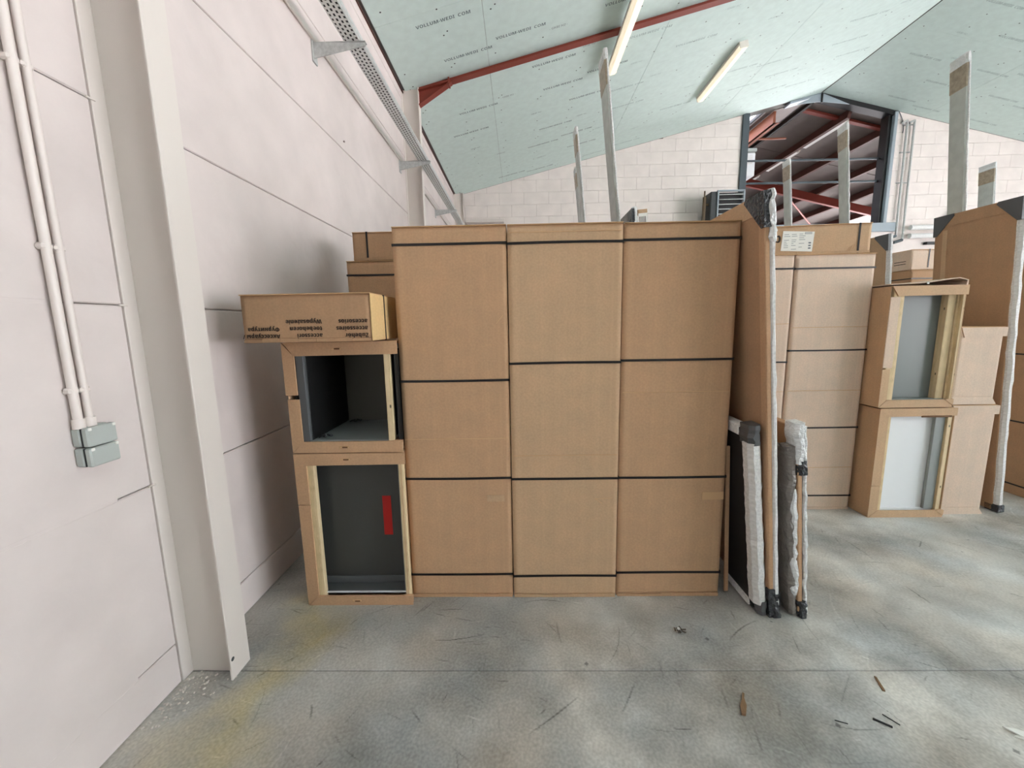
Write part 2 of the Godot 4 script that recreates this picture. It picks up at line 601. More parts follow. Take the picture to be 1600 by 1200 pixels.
func build_ceiling() -> void:
	var c := thing("ceiling", "pale green moisture-proof boards lining both slopes of the roof", "ceiling", Vector3.ZERO, 0, "", "structure")
	var xl := [-1.54, -0.357, 2.15, 4.67, 7.325]
	var xr := [7.335, 9.76, 12.2, 14.6, 16.2]
	var zs := [-10.59, -9.6, -8.4, -7.2, -6.045, -4.85, -3.65, -2.45, -1.25]
	for side in 2:
		var xs = xl if side == 0 else xr
		var sc := sqrt(1.0 + (0.24 * 0.24 if side == 0 else 0.245 * 0.245))
		for i in 4:
			for k in 8:
				var s := st()
				var ln: float = (xs[i + 1] - xs[i]) * sc
				bx(s, Vector3(0.002, 0, zs[k] + 0.0006), Vector3(ln - 0.002, 0.0125, zs[k + 1] - 0.0006), 0.0012, slope_xf(xs[i], 0, side == 1))
				part(c, "board", s, M.board)
		var f := st()
		bx(f, Vector3(0, 0, -1.248), Vector3((xs[4] - xs[0]) * sc, 0.0125, Z_FRONT), 0, slope_xf(xs[0], 0, side == 1))
		part(c, "plain_lining", f, M.board)
		var d := st()
		bx(d, Vector3(-0.5, 0.0125 + 0.004, -10.9), Vector3((xs[4] - xs[0]) * sc + 0.5, 0.2, 11.9), 0, slope_xf(xs[0], 0, side == 1))
		part(c, "roof_deck", d, M.deck)
	# screw heads in rows under the rails
	var sw := st()
	for side in 2:
		for i in 15:
			var x := (-1.44 + 0.6 * i) if side == 0 else (7.55 + 0.62 * i)
			if absf(x - RIDGE_X) < 0.1 or x > 15.5: continue
			var z := -10.4
			while z < -2.0:
				var xx := x + rng.randf_range(-0.03, 0.03)
				if rng.randf() < 0.6:
					var xf := slope_xf(xx, z, side == 1)
					disc(sw, xf, 0.011)
					if rng.randf() < 0.4: disc(sw, slope_xf(xx + 0.05, z + 0.05, side == 1), 0.011)
				z += rng.randf_range(0.28, 0.42)
	var scr := part(c, "screw", sw, M.screw)
	scr.set_meta("kind", "stuff")
	# maker's lines printed on the boards
	var tm := words("VOLLUM-WEDI  COM", 0.066, 0.0, HORIZONTAL_ALIGNMENT_LEFT, true)
	var tm2 := words("- GKBI H2 -", 0.05, 0.0)
	var pr := st()
	var faint := st()
	var rot := Basis(Vector3(1, 0, 0), PI / 2)
	for side in 2:
		for row in 12:
			for k in 12:
				var x := (-1.12 + 0.68 * k) if side == 0 else (7.9 + 0.68 * k)
				var z := -10.3 + 0.66 * row + (0.12 if k % 2 else 0.0)
				x += 0.2 if row % 2 else 0.0
				if side == 0 and x > 7.0 or x > 15.0: continue
				if rng.randf() < 0.25: continue
				var xf := slope_xf(x, z, side == 1) * Transform3D(rot, Vector3(0, -0.0012, 0))
				(pr if side == 0 and x < 1.2 else faint).append_from(tm if (row + k) % 3 else tm2, 0, xf)
				if rng.randf() < 0.3 and side == 0:
					bx(faint if x > 1.2 else pr, Vector3(-0.2, -0.0012, 0.06), Vector3(0.12, -0.0004, 0.066), 0, slope_xf(x, z, side == 1))
	var lettering := part(c, "printed_lettering", pr, M.print)
	lettering.set_meta("kind", "stuff")
	var fl := part(c, "worn_lettering", faint, M.print_faint)
	fl.set_meta("kind", "stuff")
	var rc := st()
	bx(rc, Vector3(RIDGE_X - 0.012, RIDGE_Y - 0.006, -10.6), Vector3(RIDGE_X + 0.012, RIDGE_Y + 0.02, 11.4))
	part(c, "ridge_joint", rc, M.gap)

func disc(s: SurfaceTool, xf: Transform3D, r: float) -> void:
	for i in 6:
		tri(s, xf * Vector3(0, -0.0015, 0), xf * Vector3(cos(TAU * i / 6) * r, -0.001, sin(TAU * i / 6) * r), xf * Vector3(cos(TAU * (i + 1) / 6) * r, -0.001, sin(TAU * (i + 1) / 6) * r), xf.basis * Vector3.DOWN)

func build_steel() -> void:
	var zc := [-10.45, -6.045, -1.645, 2.755, 7.155]
	var lab := ["white steel column in the far corner by the block wall", "white steel column halfway along the wall, under the red rafter", "big white steel column nearest the conduit and socket box", "white steel column behind the viewpoint", "white steel column near the front end wall"]
	for i in 5:
		var c := thing("steel_column", lab[i], "column", Vector3(W_LEFT, 0, zc[i]), 0, "columns along the panel wall", "structure")
		var top := 4.86
		part(c, "flange", box(Vector3(0.225, 0, -0.06), Vector3(0.235, top, 0.06), 0.002), M.column)
		part(c, "flange", box(Vector3(-0.03, 0, -0.06), Vector3(0.004, top, 0.06), 0.002), M.column)
		part(c, "web", box(Vector3(0.004, 0, -0.0045), Vector3(0.225, top, 0.0045)), M.column)
	var hole := st()
	tube(hole, Vector3(-1.346, 0.10, -1.60), Vector3(-1.3445, 0.10, -1.60), 0.010, 10)
	part(get_node("steel_column_002"), "bolt_hole", hole, M.gap, "", Vector3(1.58, 0, 1.645))
	var rl := ["red steel rafter with a haunch, crossing the green ceiling", "red steel rafter overhead, above the nearest column", "red steel rafter behind the viewpoint", "red steel rafter near the front end wall"]
	for i in 4:
		var z: float = zc[i + 1]
		var f := thing("steel_rafter", rl[i], "rafter", Vector3(0, 0, z), 0, "rafters under the roof lining", "structure")
		for side in 2:
			var x0 := -1.345 if side == 0 else RIDGE_X
			var x1 := RIDGE_X if side == 0 else 16.2
			var sl := 0.24 if side == 0 else -0.245
			var y0 := ceil_y(x0 + 0.0001) if side == 0 else RIDGE_Y
			var d := -0.05
			var s := st()
			prism(s, V2([[x0, y0 + d - 0.012], [x1, y0 + (x1 - x0) * sl + d - 0.012], [x1, y0 + (x1 - x0) * sl + d], [x0, y0 + d]]), -0.055, 0.055)
			part(f, "flange", s, M.red)
			var w := st()
			prism(w, V2([[x0, y0 + d], [x1, y0 + (x1 - x0) * sl + d], [x1, y0 + (x1 - x0) * sl + 0.016], [x0, y0 + 0.016]]), -0.0045, 0.0045)
			part(f, "web", w, M.red)
		var hy := ceil_y(-1.345)
		var h := st()
		prism(h, V2([[-1.345, 4.655], [-0.90, ceil_y(-0.9) - 0.06], [-1.345, hy - 0.05]]), -0.006, 0.006)
		part(f, "haunch", h, M.red)
		var hf := st()
		prism(hf, V2([[-1.345, 4.645], [-0.88, ceil_y(-0.88) - 0.072], [-0.9, ceil_y(-0.9) - 0.06], [-1.345, 4.657]]), -0.05, 0.05)
		part(f, "haunch_flange", hf, M.red)
		part(f, "bolt_plate", box(Vector3(-0.93, ceil_y(-0.93) - 0.1, -0.05), Vector3(-0.91, ceil_y(-0.93) - 0.01, 0.058)), M.red)
	var t := st()  # dark strip painted in for the shade of the open gap here
	prism(t, V2([[0, 0.0], [0.012, 0.0], [0.012, 0.02], [0, 0.02]]), -10.4, 11.0, Transform3D(Basis.IDENTITY, Vector3(-1.578, 4.815, 0)))
	whole("gap_strip_1", t, M.red_dark, "thin dark red strip standing for the shaded gap along the foot of the ceiling boards", "gap_strip", "", "structure")

# ============ hall behind the opening ============
func build_next_hall() -> void:
	var fr := thing("opening_frame", "dark steel portal frame around the gabled opening in the block wall", "frame", Vector3(0, 0, Z_BACK), 0, "", "structure")
	part(fr, "jamb", box(Vector3(5.50, 3.95, -0.2), Vector3(5.66, ceil_y(5.66) - 0.02, 0.05), 0.006), M.steel_grey)
	part(fr, "jamb", box(Vector3(9.02, 3.95, -0.24), Vector3(9.10, ceil_y(9.10) - 0.05, -0.02), 0.004), M.steel_black)
	part(fr, "flange", box(Vector3(9.10, 3.95, -0.2), Vector3(9.18, ceil_y(9.18) - 0.02, 0.055), 0.006), M.steel_light)
	for side in 2:
		var s := st()
		var a := 6.6 if side == 0 else RIDGE_X
		var b := RIDGE_X if side == 0 else 9.18
		var dp := 0.06 if side == 0 else 0.11
		prism(s, V2([[a, ceil_y(a) - dp], [b, ceil_y(b) - dp], [b, ceil_y(b) - 0.005], [a, ceil_y(a) - 0.005]]), -0.2, 0.03)
		part(fr, "rafter", s, M.steel_light if side == 0 else M.steel_black)
	var g := st()
	prism(g, V2([[6.75, ceil_y(6.75) - 0.12], [7.33, RIDGE_Y - 0.21], [8.0, ceil_y(8.0) - 0.12], [7.33, RIDGE_Y - 0.02]]), 0.031, 0.045)
	part(fr, "gusset", g, M.steel_light)
	part(fr, "splice", box(Vector3(7.315, RIDGE_Y - 0.24, 0.04), Vector3(7.345, RIDGE_Y - 0.03, 0.07)), M.steel_black)
	part(fr, "sill", box(Vector3(5.3, 3.74, -0.2), Vector3(9.45, 3.95, 0.06), 0.006), M.steel_light)

	# shell of the neighbouring hall
	var z0 := -10.87
	var z1 := -29.0
	whole("floor", box(Vector3(-1.9, -0.3, z1), Vector3(16.6, 0, z0 - 0.05)), M.pale_floor, "concrete floor of the neighbouring hall", "floor", "", "structure")
	var q := st()
	prism(q, gable(-1.9, 16.6, 0.0), z1 - 0.3, z1)
	whole("wall_end", q, M.wall, "far end wall of the neighbouring hall", "wall", "", "structure")
	whole("wall_side", box(Vector3(-1.9, 0, z1), Vector3(W_LEFT, 5.0, z0)), M.wall, "left side wall of the neighbouring hall", "wall", "", "structure")
	var ws := thing("wall_side", "other side wall of the neighbouring hall with an added unseen opening for light", "wall", Vector3.ZERO, 0, "", "structure")
	part(ws, "pier", box(Vector3(W_RIGHT, 0, -14.0), Vector3(W_RIGHT + 0.3, 4.4, z0)), M.wall)  # the opening between these piers is added to light the hall
	part(ws, "pier", box(Vector3(W_RIGHT, 0, z1), Vector3(W_RIGHT + 0.3, 4.4, -24.0)), M.wall)
	part(ws, "lintel", box(Vector3(W_RIGHT, 4.4, z1), Vector3(W_RIGHT + 0.3, 5.2, z0)), M.wall)
	var ro := thing("roof", "dark brown sheeted roof of the neighbouring hall seen from below", "roof", Vector3.ZERO, 0, "", "structure")
	# strips of sheeting between purlins; two strips are left clear as rooflights
	var pl := [-1.7, 0.7, 2.9, 5.05, 6.2, 7.33]
	for i in 5:
		var clear := i == 3
		if clear: continue
		roof_strip(ro, pl[i], pl[i + 1], z0, z1, false)
	var prr := [7.33, 8.3, 9.45, 10.62, 11.8, 13.0, 15.0, 16.5]
	for i in 7:
		if i == 5: continue
		roof_strip(ro, prr[i], prr[i + 1], z0, z1, true)
	for k in [[5.05, 6.2, false], [13.0, 15.0, true]]:
		var s := st()
		var ln: float = (k[1] - k[0]) * 1.0286
		bx(s, Vector3(0, 0.05, z1), Vector3(ln, 0.056, z0), 0, slope_xf(k[0], 0, k[2]))
		part(ro, "rooflight", s, M.glass)
	var names := 0
	for x in [8.3, 9.45, 10.62, 11.8, 13.0, 15.0]:
		var p := st()
		bx(p, Vector3(-0.04, -0.22, z1), Vector3(0.04, 0.0, z0), 0.003, slope_xf(x, 0, true))
		part(ro, "purlin", p, M.red_dark)
		bx(p, Vector3(-0.0, -0.01, z1), Vector3(0.0, 0.0, z0))
	for x in [2.9, 5.0]:
		var p := st()
		bx(p, Vector3(-0.04, -0.2, z1), Vector3(0.04, 0.0, z0), 0.003, slope_xf(x, 0, false))
		part(ro, "purlin", p, M.red_dark)
	# the deep rust-red ridge beam on the left slope with pale ledges
	var rb := st()
	bx(rb, Vector3(6.40, ceil_y(6.4) - 0.30, z1), Vector3(6.46, ceil_y(6.4) - 0.02, z0))
	bx(rb, Vector3(6.40, ceil_y(6.4) - 0.30, z1), Vector3(6.56, ceil_y(6.4) - 0.285, z0))
	part(ro, "ridge_beam", rb, M.rust)
	for k in 8:
		var zz := z0 - 0.9 - k * 2.2
		part(ro, "ledge", box(Vector3(6.56, ceil_y(6.4) - 0.30, zz - 0.03), Vector3(7.3, ceil_y(6.4) - 0.27, zz + 0.03)), M.rust)
	part(ro, "ridge_rail", box(Vector3(7.29, RIDGE_Y - 0.1, z1), Vector3(7.37, RIDGE_Y - 0.02, z0)), M.sheet_seam)
	for zz in [-11.25, -15.1, -19.6, -24.1]:
		var s := st()
		var thin: bool = zz > -12.0
		var dd := 0.06 if thin else 0.26
		var up := 0.20 if thin else 0.0
		prism(s, V2([[RIDGE_X, RIDGE_Y - 0.22 - dd + up], [16.2, ceil_y(16.2) - 0.22 - dd + up], [16.2, ceil_y(16.2) - 0.22 + up], [RIDGE_X, RIDGE_Y - 0.22 + up]]), zz - 0.06, zz + 0.06)
		part(ro, "rafter", s, M.red)
		if not thin:
			var s2 := st()
			prism(s2, V2([[-1.5, ceil_y(-1.5) - 0.48], [RIDGE_X, RIDGE_Y - 0.48], [RIDGE_X, RIDGE_Y - 0.22], [-1.5, ceil_y(-1.5) - 0.22]]), zz - 0.06, zz + 0.06)
			part(ro, "rafter", s2, M.red)
	for k in [[5.55, "upper"], [5.02, "lower"]]:
		var s := st()
		tube(s, Vector3(5.66, k[0], -10.78), Vector3(9.02, k[0] - 0.02, -10.78), 0.025, 10)
		whole("tie_rod", s, M.steel_grey, "%s of the two thin grey-green rods across the gabled opening" % k[1], "rod", "rods across the opening")
	# bracing rods in the roof, crossing
	var br := st()
	tube(br, Vector3(9.4, ceil_y(9.4) - 0.45, -15.0), Vector3(14.5, ceil_y(14.5) - 0.45, -19.4), 0.03, 8)
	part(ro, "brace", br, M.red)
	# lamps on the far roof
	var at := [[-11.95, "long white batten lamp on the far roof, nearest the opening's apex"], [-13.72, "long white batten lamp second along the far roof"], [-15.75, "short-looking white batten lamp farthest along the far roof"]]
	for k in at:
		var xf := slope_xf(8.45, k[0], true)
		var l := thing("batten_lamp", k[1], "lamp", xf.origin, 0, "lamps in the neighbouring hall")
		l.basis = xf.basis
		part(l, "body", box(Vector3(-0.09, -0.09, -0.76), Vector3(0.09, -0.04, 0.76), 0.01), M.lamp_body)
		part(l, "diffuser", box(Vector3(-0.075, -0.14, -0.75), Vector3(0.075, -0.09, 0.75), 0.02), M.diffuser_off)
		part(l, "hanger", box(Vector3(-0.02, -0.05, -0.5), Vector3(0.02, 0.0, -0.46)), M.steel_grey)
	var h := thing("air_heater", "white boxy air heater hung beyond the opening's left jamb", "heater", Vector3(6.02, 5.35, -11.5))
	part(h, "casing", box(Vector3(-0.5, 0, -0.25), Vector3(0.22, 0.58, 0.25), 0.02), M.white_panel)
	part(h, "top_grille", box(Vector3(-0.52, 0.6, -0.27), Vector3(0.24, 0.68, 0.27), 0.01), M.grey_plastic)
	part(h, "louvre", box(Vector3(-0.45, 0.30, 0.25), Vector3(0.14, 0.52, 0.275), 0.01), M.foam)
	var hr := st()
	tube(hr, Vector3(0.1, 0.68, 0), Vector3(0.1, 1.42, 0), 0.012, 6)
	part(h, "hanger_rod", hr, M.steel_grey)

func roof_strip(ro: Node3D, x0: float, x1: float, z0: float, z1: float, right: bool) -> void:
	var ln := (x1 - x0) * (1.0296 if right else 1.0284)
	var z := z0
	while z > z1:
		var s := st()
		var e: float = maxf(z - 2.6, z1)
		bx(s, Vector3(0.012, 0, e + 0.014), Vector3(ln - 0.012, 0.03, z - 0.014), 0.004, slope_xf(x0, 0, right))
		part(ro, "sheet", s, M.sheet)
		z -= 2.6
	var d := st()
	bx(d, Vector3(0, 0.031, z1), Vector3(ln, 0.12, z0), 0, slope_xf(x0, 0, right))
	part(ro, "roof_deck", d, M.sheet_seam)

# ============ services ============
func build_cable_tray() -> void:
	var t := thing("cable_tray", "long perforated galvanised cable tray running along the panel wall", "cable tray", Vector3(0, 3.80, 0))
	var x0 := -1.325
	var x1 := -1.205
	var z0 := -10.3
	var z1 := 3.0
	# the floor of the tray is a net of strips round three rows of staggered slots, as far as they can be told apart
	var s := st()
	var rows := [-1.312, -1.280, -1.250, -1.218]
	bx(s, Vector3(x0, 0, z0), Vector3(x0 + 0.008, 0.0015, z1))
	for k in 3:
		bx(s, Vector3(rows[k] + 0.0075, 0, z0), Vector3(rows[k + 1] - 0.0075, 0.0015, z1))
	bx(s, Vector3(x1 - 0.004, 0, z0), Vector3(x1, 0.0015, z1))
	for k in 4:
		var z := -2.0 + (0.02 if k % 2 else 0.0)
		while z > z0:
			bx(s, Vector3(rows[k] - 0.0075, 0, z - 0.010), Vector3(rows[k] + 0.0075, 0.0014, z + 0.010))
			z -= 0.042 if k != 1 and k != 2 else 0.046
	bx(s, Vector3(x0, 0, -2.0), Vector3(x1, 0.0014, z1))
	part(t, "tray_floor", s, M.tray)
	for x in [x0, x1]:
		var w := st()
		bx(w, Vector3(x - 0.0008, 0, z0), Vector3(x + 0.0008, 0.018, z1))
		bx(w, Vector3(x - 0.0008, 0.030, z0), Vector3(x + 0.0008, 0.06, z1))
		var z := z0
		while z < z1:
			bx(w, Vector3(x - 0.0008, 0.018, z), Vector3(x + 0.0008, 0.030, z + 0.02))
			z += 0.045
		part(t, "side_rail", w, M.galv)
	var cb := st()
	for k in 6:
		tube(cb, Vector3(-1.314 + 0.0195 * k, 0.0135, z0), Vector3(-1.314 + 0.0195 * k, 0.0135, z1), 0.0095, 8)
	part(t, "cable", cb, M.black_plastic)
	var bl := ["galvanised tray bracket nearest the camera, high on the panel wall", "galvanised tray bracket in front of the middle column", "small far galvanised tray bracket past the middle column"]
	var i := 0
	for z in [-3.45, -5.72, -8.0]:
		var b := thing("wall_bracket", bl[i], "bracket", Vector3(W_LEFT, 3.80, z), 0, "brackets under the cable tray")
		i += 1
		part(b, "plate", box(Vector3(0.0, -0.14, -0.02), Vector3(0.012, 0.06, 0.05), 0.003), M.galv_dull)
		var a := st()
		prism(a, V2([[0.012, -0.115], [0.30, -0.062], [0.42, -0.04], [0.42, -0.016], [0.012, -0.003]]), 0.034, 0.04)
		var arm := part(b, "arm", a, M.galv_dull)
		part(arm, "arm_flange", box(Vector3(0.012, -0.006, -0.005), Vector3(0.42, -0.002, 0.04)), M.galv_dull)
		var bo := st()
		tube(bo, Vector3(0.33, -0.03, 0.015), Vector3(0.33, 0.008, 0.015), 0.008, 6)
		part(arm, "bolt", bo, M.galv)
	var r := st()
	bx(r, Vector3(W_LEFT, 3.815, -5.94), Vector3(W_LEFT + 0.022, 3.855, -1.75), 0.006)
	whole("wall_rail", r, M.column, "long white painted pipe rail on the upper panel wall before the middle column", "rail", "rails behind the cable tray")
	var r2 := st()
	bx(r2, Vector3(W_LEFT, 3.815, -10.3), Vector3(W_LEFT + 0.022, 3.855, -6.15), 0.006)
	whole("wall_rail", r2, M.column, "white painted pipe rail on the upper panel wall past the middle column", "rail", "rails behind the cable tray")
	whole("wall_peg", box(Vector3(W_LEFT, 3.275, -3.89), Vector3(W_LEFT + 0.015, 3.29, -3.875), 0.004), M.joint, "small dark fixing stub on the bare upper panel wall", "peg")

func build_electrics() -> void:
	var pl := ["grey-white conduit pipe on the near wall, the one closer to the camera", "slim conduit pipe on the near wall, the one closer to the big column"]
	for i in 2:
		var z: float = [-1.335, -1.372][i]
		var c := thing("conduit_pipe", pl[i], "conduit", Vector3(W_LEFT + 0.022, 0, z), 0, "conduits above the socket box")
		var s := st()
		tube(s, Vector3(0, 1.285, 0), Vector3(0, 4.7, 0), 0.0135 if i == 0 else 0.0115, 16)
		var pipe := part(c, "pipe", s, M.conduit)
		var g := st()
		tube(g, Vector3(0, 1.265, 0), Vector3(0, 1.30, 0), 0.018, 12)
		part(pipe, "gland", g, M.conduit)
		for y in [1.40, 1.885, 2.445, 3.0, 3.6, 4.2]:
			var k := st()
			bx(k, Vector3(-0.022, y - 0.011, -0.0175), Vector3(0.010, y + 0.011, 0.0175), 0.006)
			part(c, "clip", k, M.conduit)
	var bl := ["upper of the two grey socket boxes on the near wall, under the conduits", "lower of the two grey socket boxes on the near wall"]
	for i in 2:
		var b := thing("socket_box", bl[i], "socket box", Vector3(W_LEFT, 1.197 - 0.073 * i, -1.373), 0, "socket boxes on the near wall")
		part(b, "housing", box(Vector3(0, 0.002, -0.052), Vector3(0.034, 0.071, 0.052), 0.006), M.grey_plastic)
		part(b, "gasket", box(Vector3(0.034, 0.004, -0.05), Vector3(0.038, 0.069, 0.05)), M.gap)
		var lid := part(b, "lid", box(Vector3(0.038, 0.002, -0.052), Vector3(0.062, 0.071, 0.052), 0.005), M.grey_plastic)
		for zz in [-0.042, 0.042]:
			part(lid, "screw_cap", box(Vector3(0.06, 0.060, zz - 0.006), Vector3(0.065, 0.071, zz + 0.006), 0.002), M.screw_cap)
	# filler smears where the panel joints meet the near column
	for y in [2.459, 1.706, 0.951]:
		var s := st()
		bx(s, Vector3(-1.582, y - 0.004, -1.565), Vector3(-1.572, y + 0.003, -1.60), 0.002)
		whole("filler_smear", s, M.plaster, "dab of old joint filler beside the big column, at panel joint %s" % ["above head height", "at eye level", "low down"][[2.459, 1.706, 0.951].find(y)], "filler", "filler dabs by the column")

func build_lamps() -> void:
	var at := [[1.46, -6.02, "fluorescent ceiling lamp crossing the red rafter, cut by the top of the picture"], [3.72, -8.08, "fluorescent ceiling lamp on the green boards near the ridge, seen whole"]]
	for k in at:
		var xf := slope_xf(k[0], k[1], false)
		var l := thing("ceiling_lamp", k[2], "lamp", xf.origin, 0, "fluorescent lamps on the green ceiling")
		l.basis = xf.basis
		var low := -0.06 if k[0] < 2.0 else 0.0
		part(l, "body", box(Vector3(-0.07, low - 0.05, -0.8), Vector3(0.07, low, 0.8), 0.008), M.lamp_body)
		var d := st()
		var prof := V2([[-0.068, low - 0.05], [0.068, low - 0.05], [0.06, low - 0.095], [0.04, low - 0.112], [-0.04, low - 0.112], [-0.06, low - 0.095]])
		prism(d, prof, -0.79, 0.79)
		part(l, "diffuser", d, M.diffuser)
		for z in [-0.8, 0.79]:
			part(l, "end_cap", box(Vector3(-0.072, low - 0.1, z), Vector3(0.072, low, z + 0.012), 0.004), M.lamp_body)
		if low < 0.0:
			for z in [-0.5, 0.5]:
				part(l, "spacer", box(Vector3(-0.03, low, z - 0.03), Vector3(0.03, 0.0, z + 0.03)), M.lamp_body)
		var a := AreaLight3D.new()
		a.name = "lamp_light"
		a.area_size = Vector2(0.12, 1.55)
		a.light_color = Color(1.0, 0.93, 0.8)
		a.light_energy = 0.08
		a.area_range = 30.0
		a.shadow_enabled = true
		a.position = Vector3(0, low - 0.12, 0)
		a.rotation.x = -PI / 2
		l.add_child(a)

func build_back_wall_fittings() -> void:
	var h := thing("fan_heater", "dark fan heater with louvred face on the block wall beside the opening", "heater", Vector3(4.98, 3.80, -10.0), 0)
	part(h, "casing", box(Vector3(-0.42, 0, -0.42), Vector3(-0.26, 0.82, 0.0), 0.02), M.casing)
	part(h, "casing_back", box(Vector3(-0.26, 0.01, -0.42), Vector3(0.36, 0.81, -0.06), 0.02), M.steel_black)
	var fr := st()
	bx(fr, Vector3(-0.27, 0, -0.03), Vector3(-0.235, 0.84, 0.03), 0.004)
	bx(fr, Vector3(0.335, 0, -0.03), Vector3(0.37, 0.84, 0.03), 0.004)
	bx(fr, Vector3(-0.27, 0.81, -0.03), Vector3(0.37, 0.84, 0.03), 0.004)
	bx(fr, Vector3(-0.27, 0.0, -0.03), Vector3(0.37, 0.03, 0.03), 0.004)
	part(h, "frame", fr, M.steel_light)
	for k in 7:
		var s := st()
		bx(s, Vector3(-0.235, -0.008, -0.045), Vector3(0.335, 0.008, 0.045), 0.002, Transform3D(Basis(Vector3.RIGHT, 0.12), Vector3(0, 0.09 + k * 0.108, 0)))
		part(h, "louvre", s, M.galv_dull)
	var pp := st()
	tube(pp, Vector3(-0.52, -0.1, -0.1), Vector3(-0.52, 0.72, -0.1), 0.042, 8)
	tube(pp, Vector3(-0.52, 0.55, -0.1), Vector3(-0.4, 0.55, -0.1), 0.025, 8)
	tube(pp, Vector3(-0.52, 0.1, -0.1), Vector3(-0.4, 0.1, -0.1), 0.025, 8)
	tube(pp, Vector3(-0.52, 0.68, -0.1), Vector3(-0.52, 0.86, -0.1), 0.018, 8)
	part(h, "pipework", pp, M.brown_pipe)
	part(h, "valve", box(Vector3(-0.5, 0.0, -0.14), Vector3(-0.36, 0.06, -0.04), 0.015), M.foam)
	part(h, "wall_mount", box(Vector3(-0.3, 0.2, -0.6), Vector3(0.2, 0.6, -0.42)), M.steel_grey)
	var pl := ["thin vertical grey pipe on the block wall, the one nearer the opening", "thin vertical grey pipe on the block wall, the one farther from the opening"]
	for i in 2:
		var x: float = [9.44, 9.61][i]
		var p := thing("riser_pipe", pl[i], "pipe", Vector3(x, 0, Z_BACK + 0.06), 0, "pipes right of the opening")
		var s := st()
		tube(s, Vector3(0, 3.62 - 0.1 * i, 0), Vector3(-0.04, 6.28, 0), 0.024, 10)
		part(p, "pipe", s, M.galv_dull)
		var e := st()
		tube(e, Vector3(-0.04, 6.28, 0), Vector3(-0.16, 6.22, 0), 0.024, 10)
		part(p, "elbow", e, M.galv_dull)
		var f := st()
		tube(f, Vector3(0, 3.62 - 0.1 * i, 0), Vector3(-0.2, 3.56 - 0.1 * i, 0), 0.035, 10)
		part(p, "foot_bend", f, M.steel_grey)
	for k in 3:
		var y: float = [6.2, 5.58, 4.88][k]
		var s := st()
		bx(s, Vector3(9.34, y - 0.012, Z_BACK), Vector3(9.60, y + 0.012, Z_BACK + 0.03), 0.003)
		whole("pipe_clamp", s, M.galv_dull, "clamp bar holding the two thin risers, %s of three" % ["topmost", "middle", "lowest"][k], "clamp", "clamps on the risers")
	for k in 2:
		var y: float = [3.80, 3.60][k]
		var s := st()
		tube(s, Vector3(9.72, y, Z_BACK + 0.12), Vector3(15.5, y, Z_BACK + 0.12), 0.06, 12)
		whole("lagged_pipe", s, M.foam, "white lagged pipe running level along the block wall, %s one" % ["upper", "lower"][k], "pipe", "level pipes on the block wall")
	var sup := st()
	bx(sup, Vector3(10.72, 3.862, Z_BACK), Vector3(10.82, 4.15, Z_BACK + 0.14), 0.01)
	whole("pipe_support", sup, M.steel_grey, "small grey support standing on the level white pipes", "support")
	var rail := st()
	bx(rail, Vector3(10.2, 3.40, Z_BACK), Vector3(14.0, 3.46, Z_BACK + 0.1), 0.004)
	whole("wall_ledge", rail, M.steel_black, "thin dark ledge below the level white pipes", "ledge")
	var s3 := st()
	bx(s3, Vector3(-1.3, 4.15, Z_BACK), Vector3(-0.35, 4.22, Z_BACK + 0.2), 0.008)
	whole("wall_shelf", s3, M.column, "short white ledge low on the block wall near the far corner column", "ledge")
	var cv := st()
	var prev := Vector3(9.2, 6.52, Z_BACK + 0.02)
	for i in 10:
		var t := (i + 1) / 10.0
		var nx := Vector3(9.2 + 0.16 * sin(t * PI * 0.6), 6.52 - 0.5 * t, Z_BACK + 0.02)
		tube(cv, prev, nx, 0.008, 6)
		prev = nx
	whole("loose_cable", cv, M.steel_grey, "thin loose cable arching beside the opening above the risers", "cable")

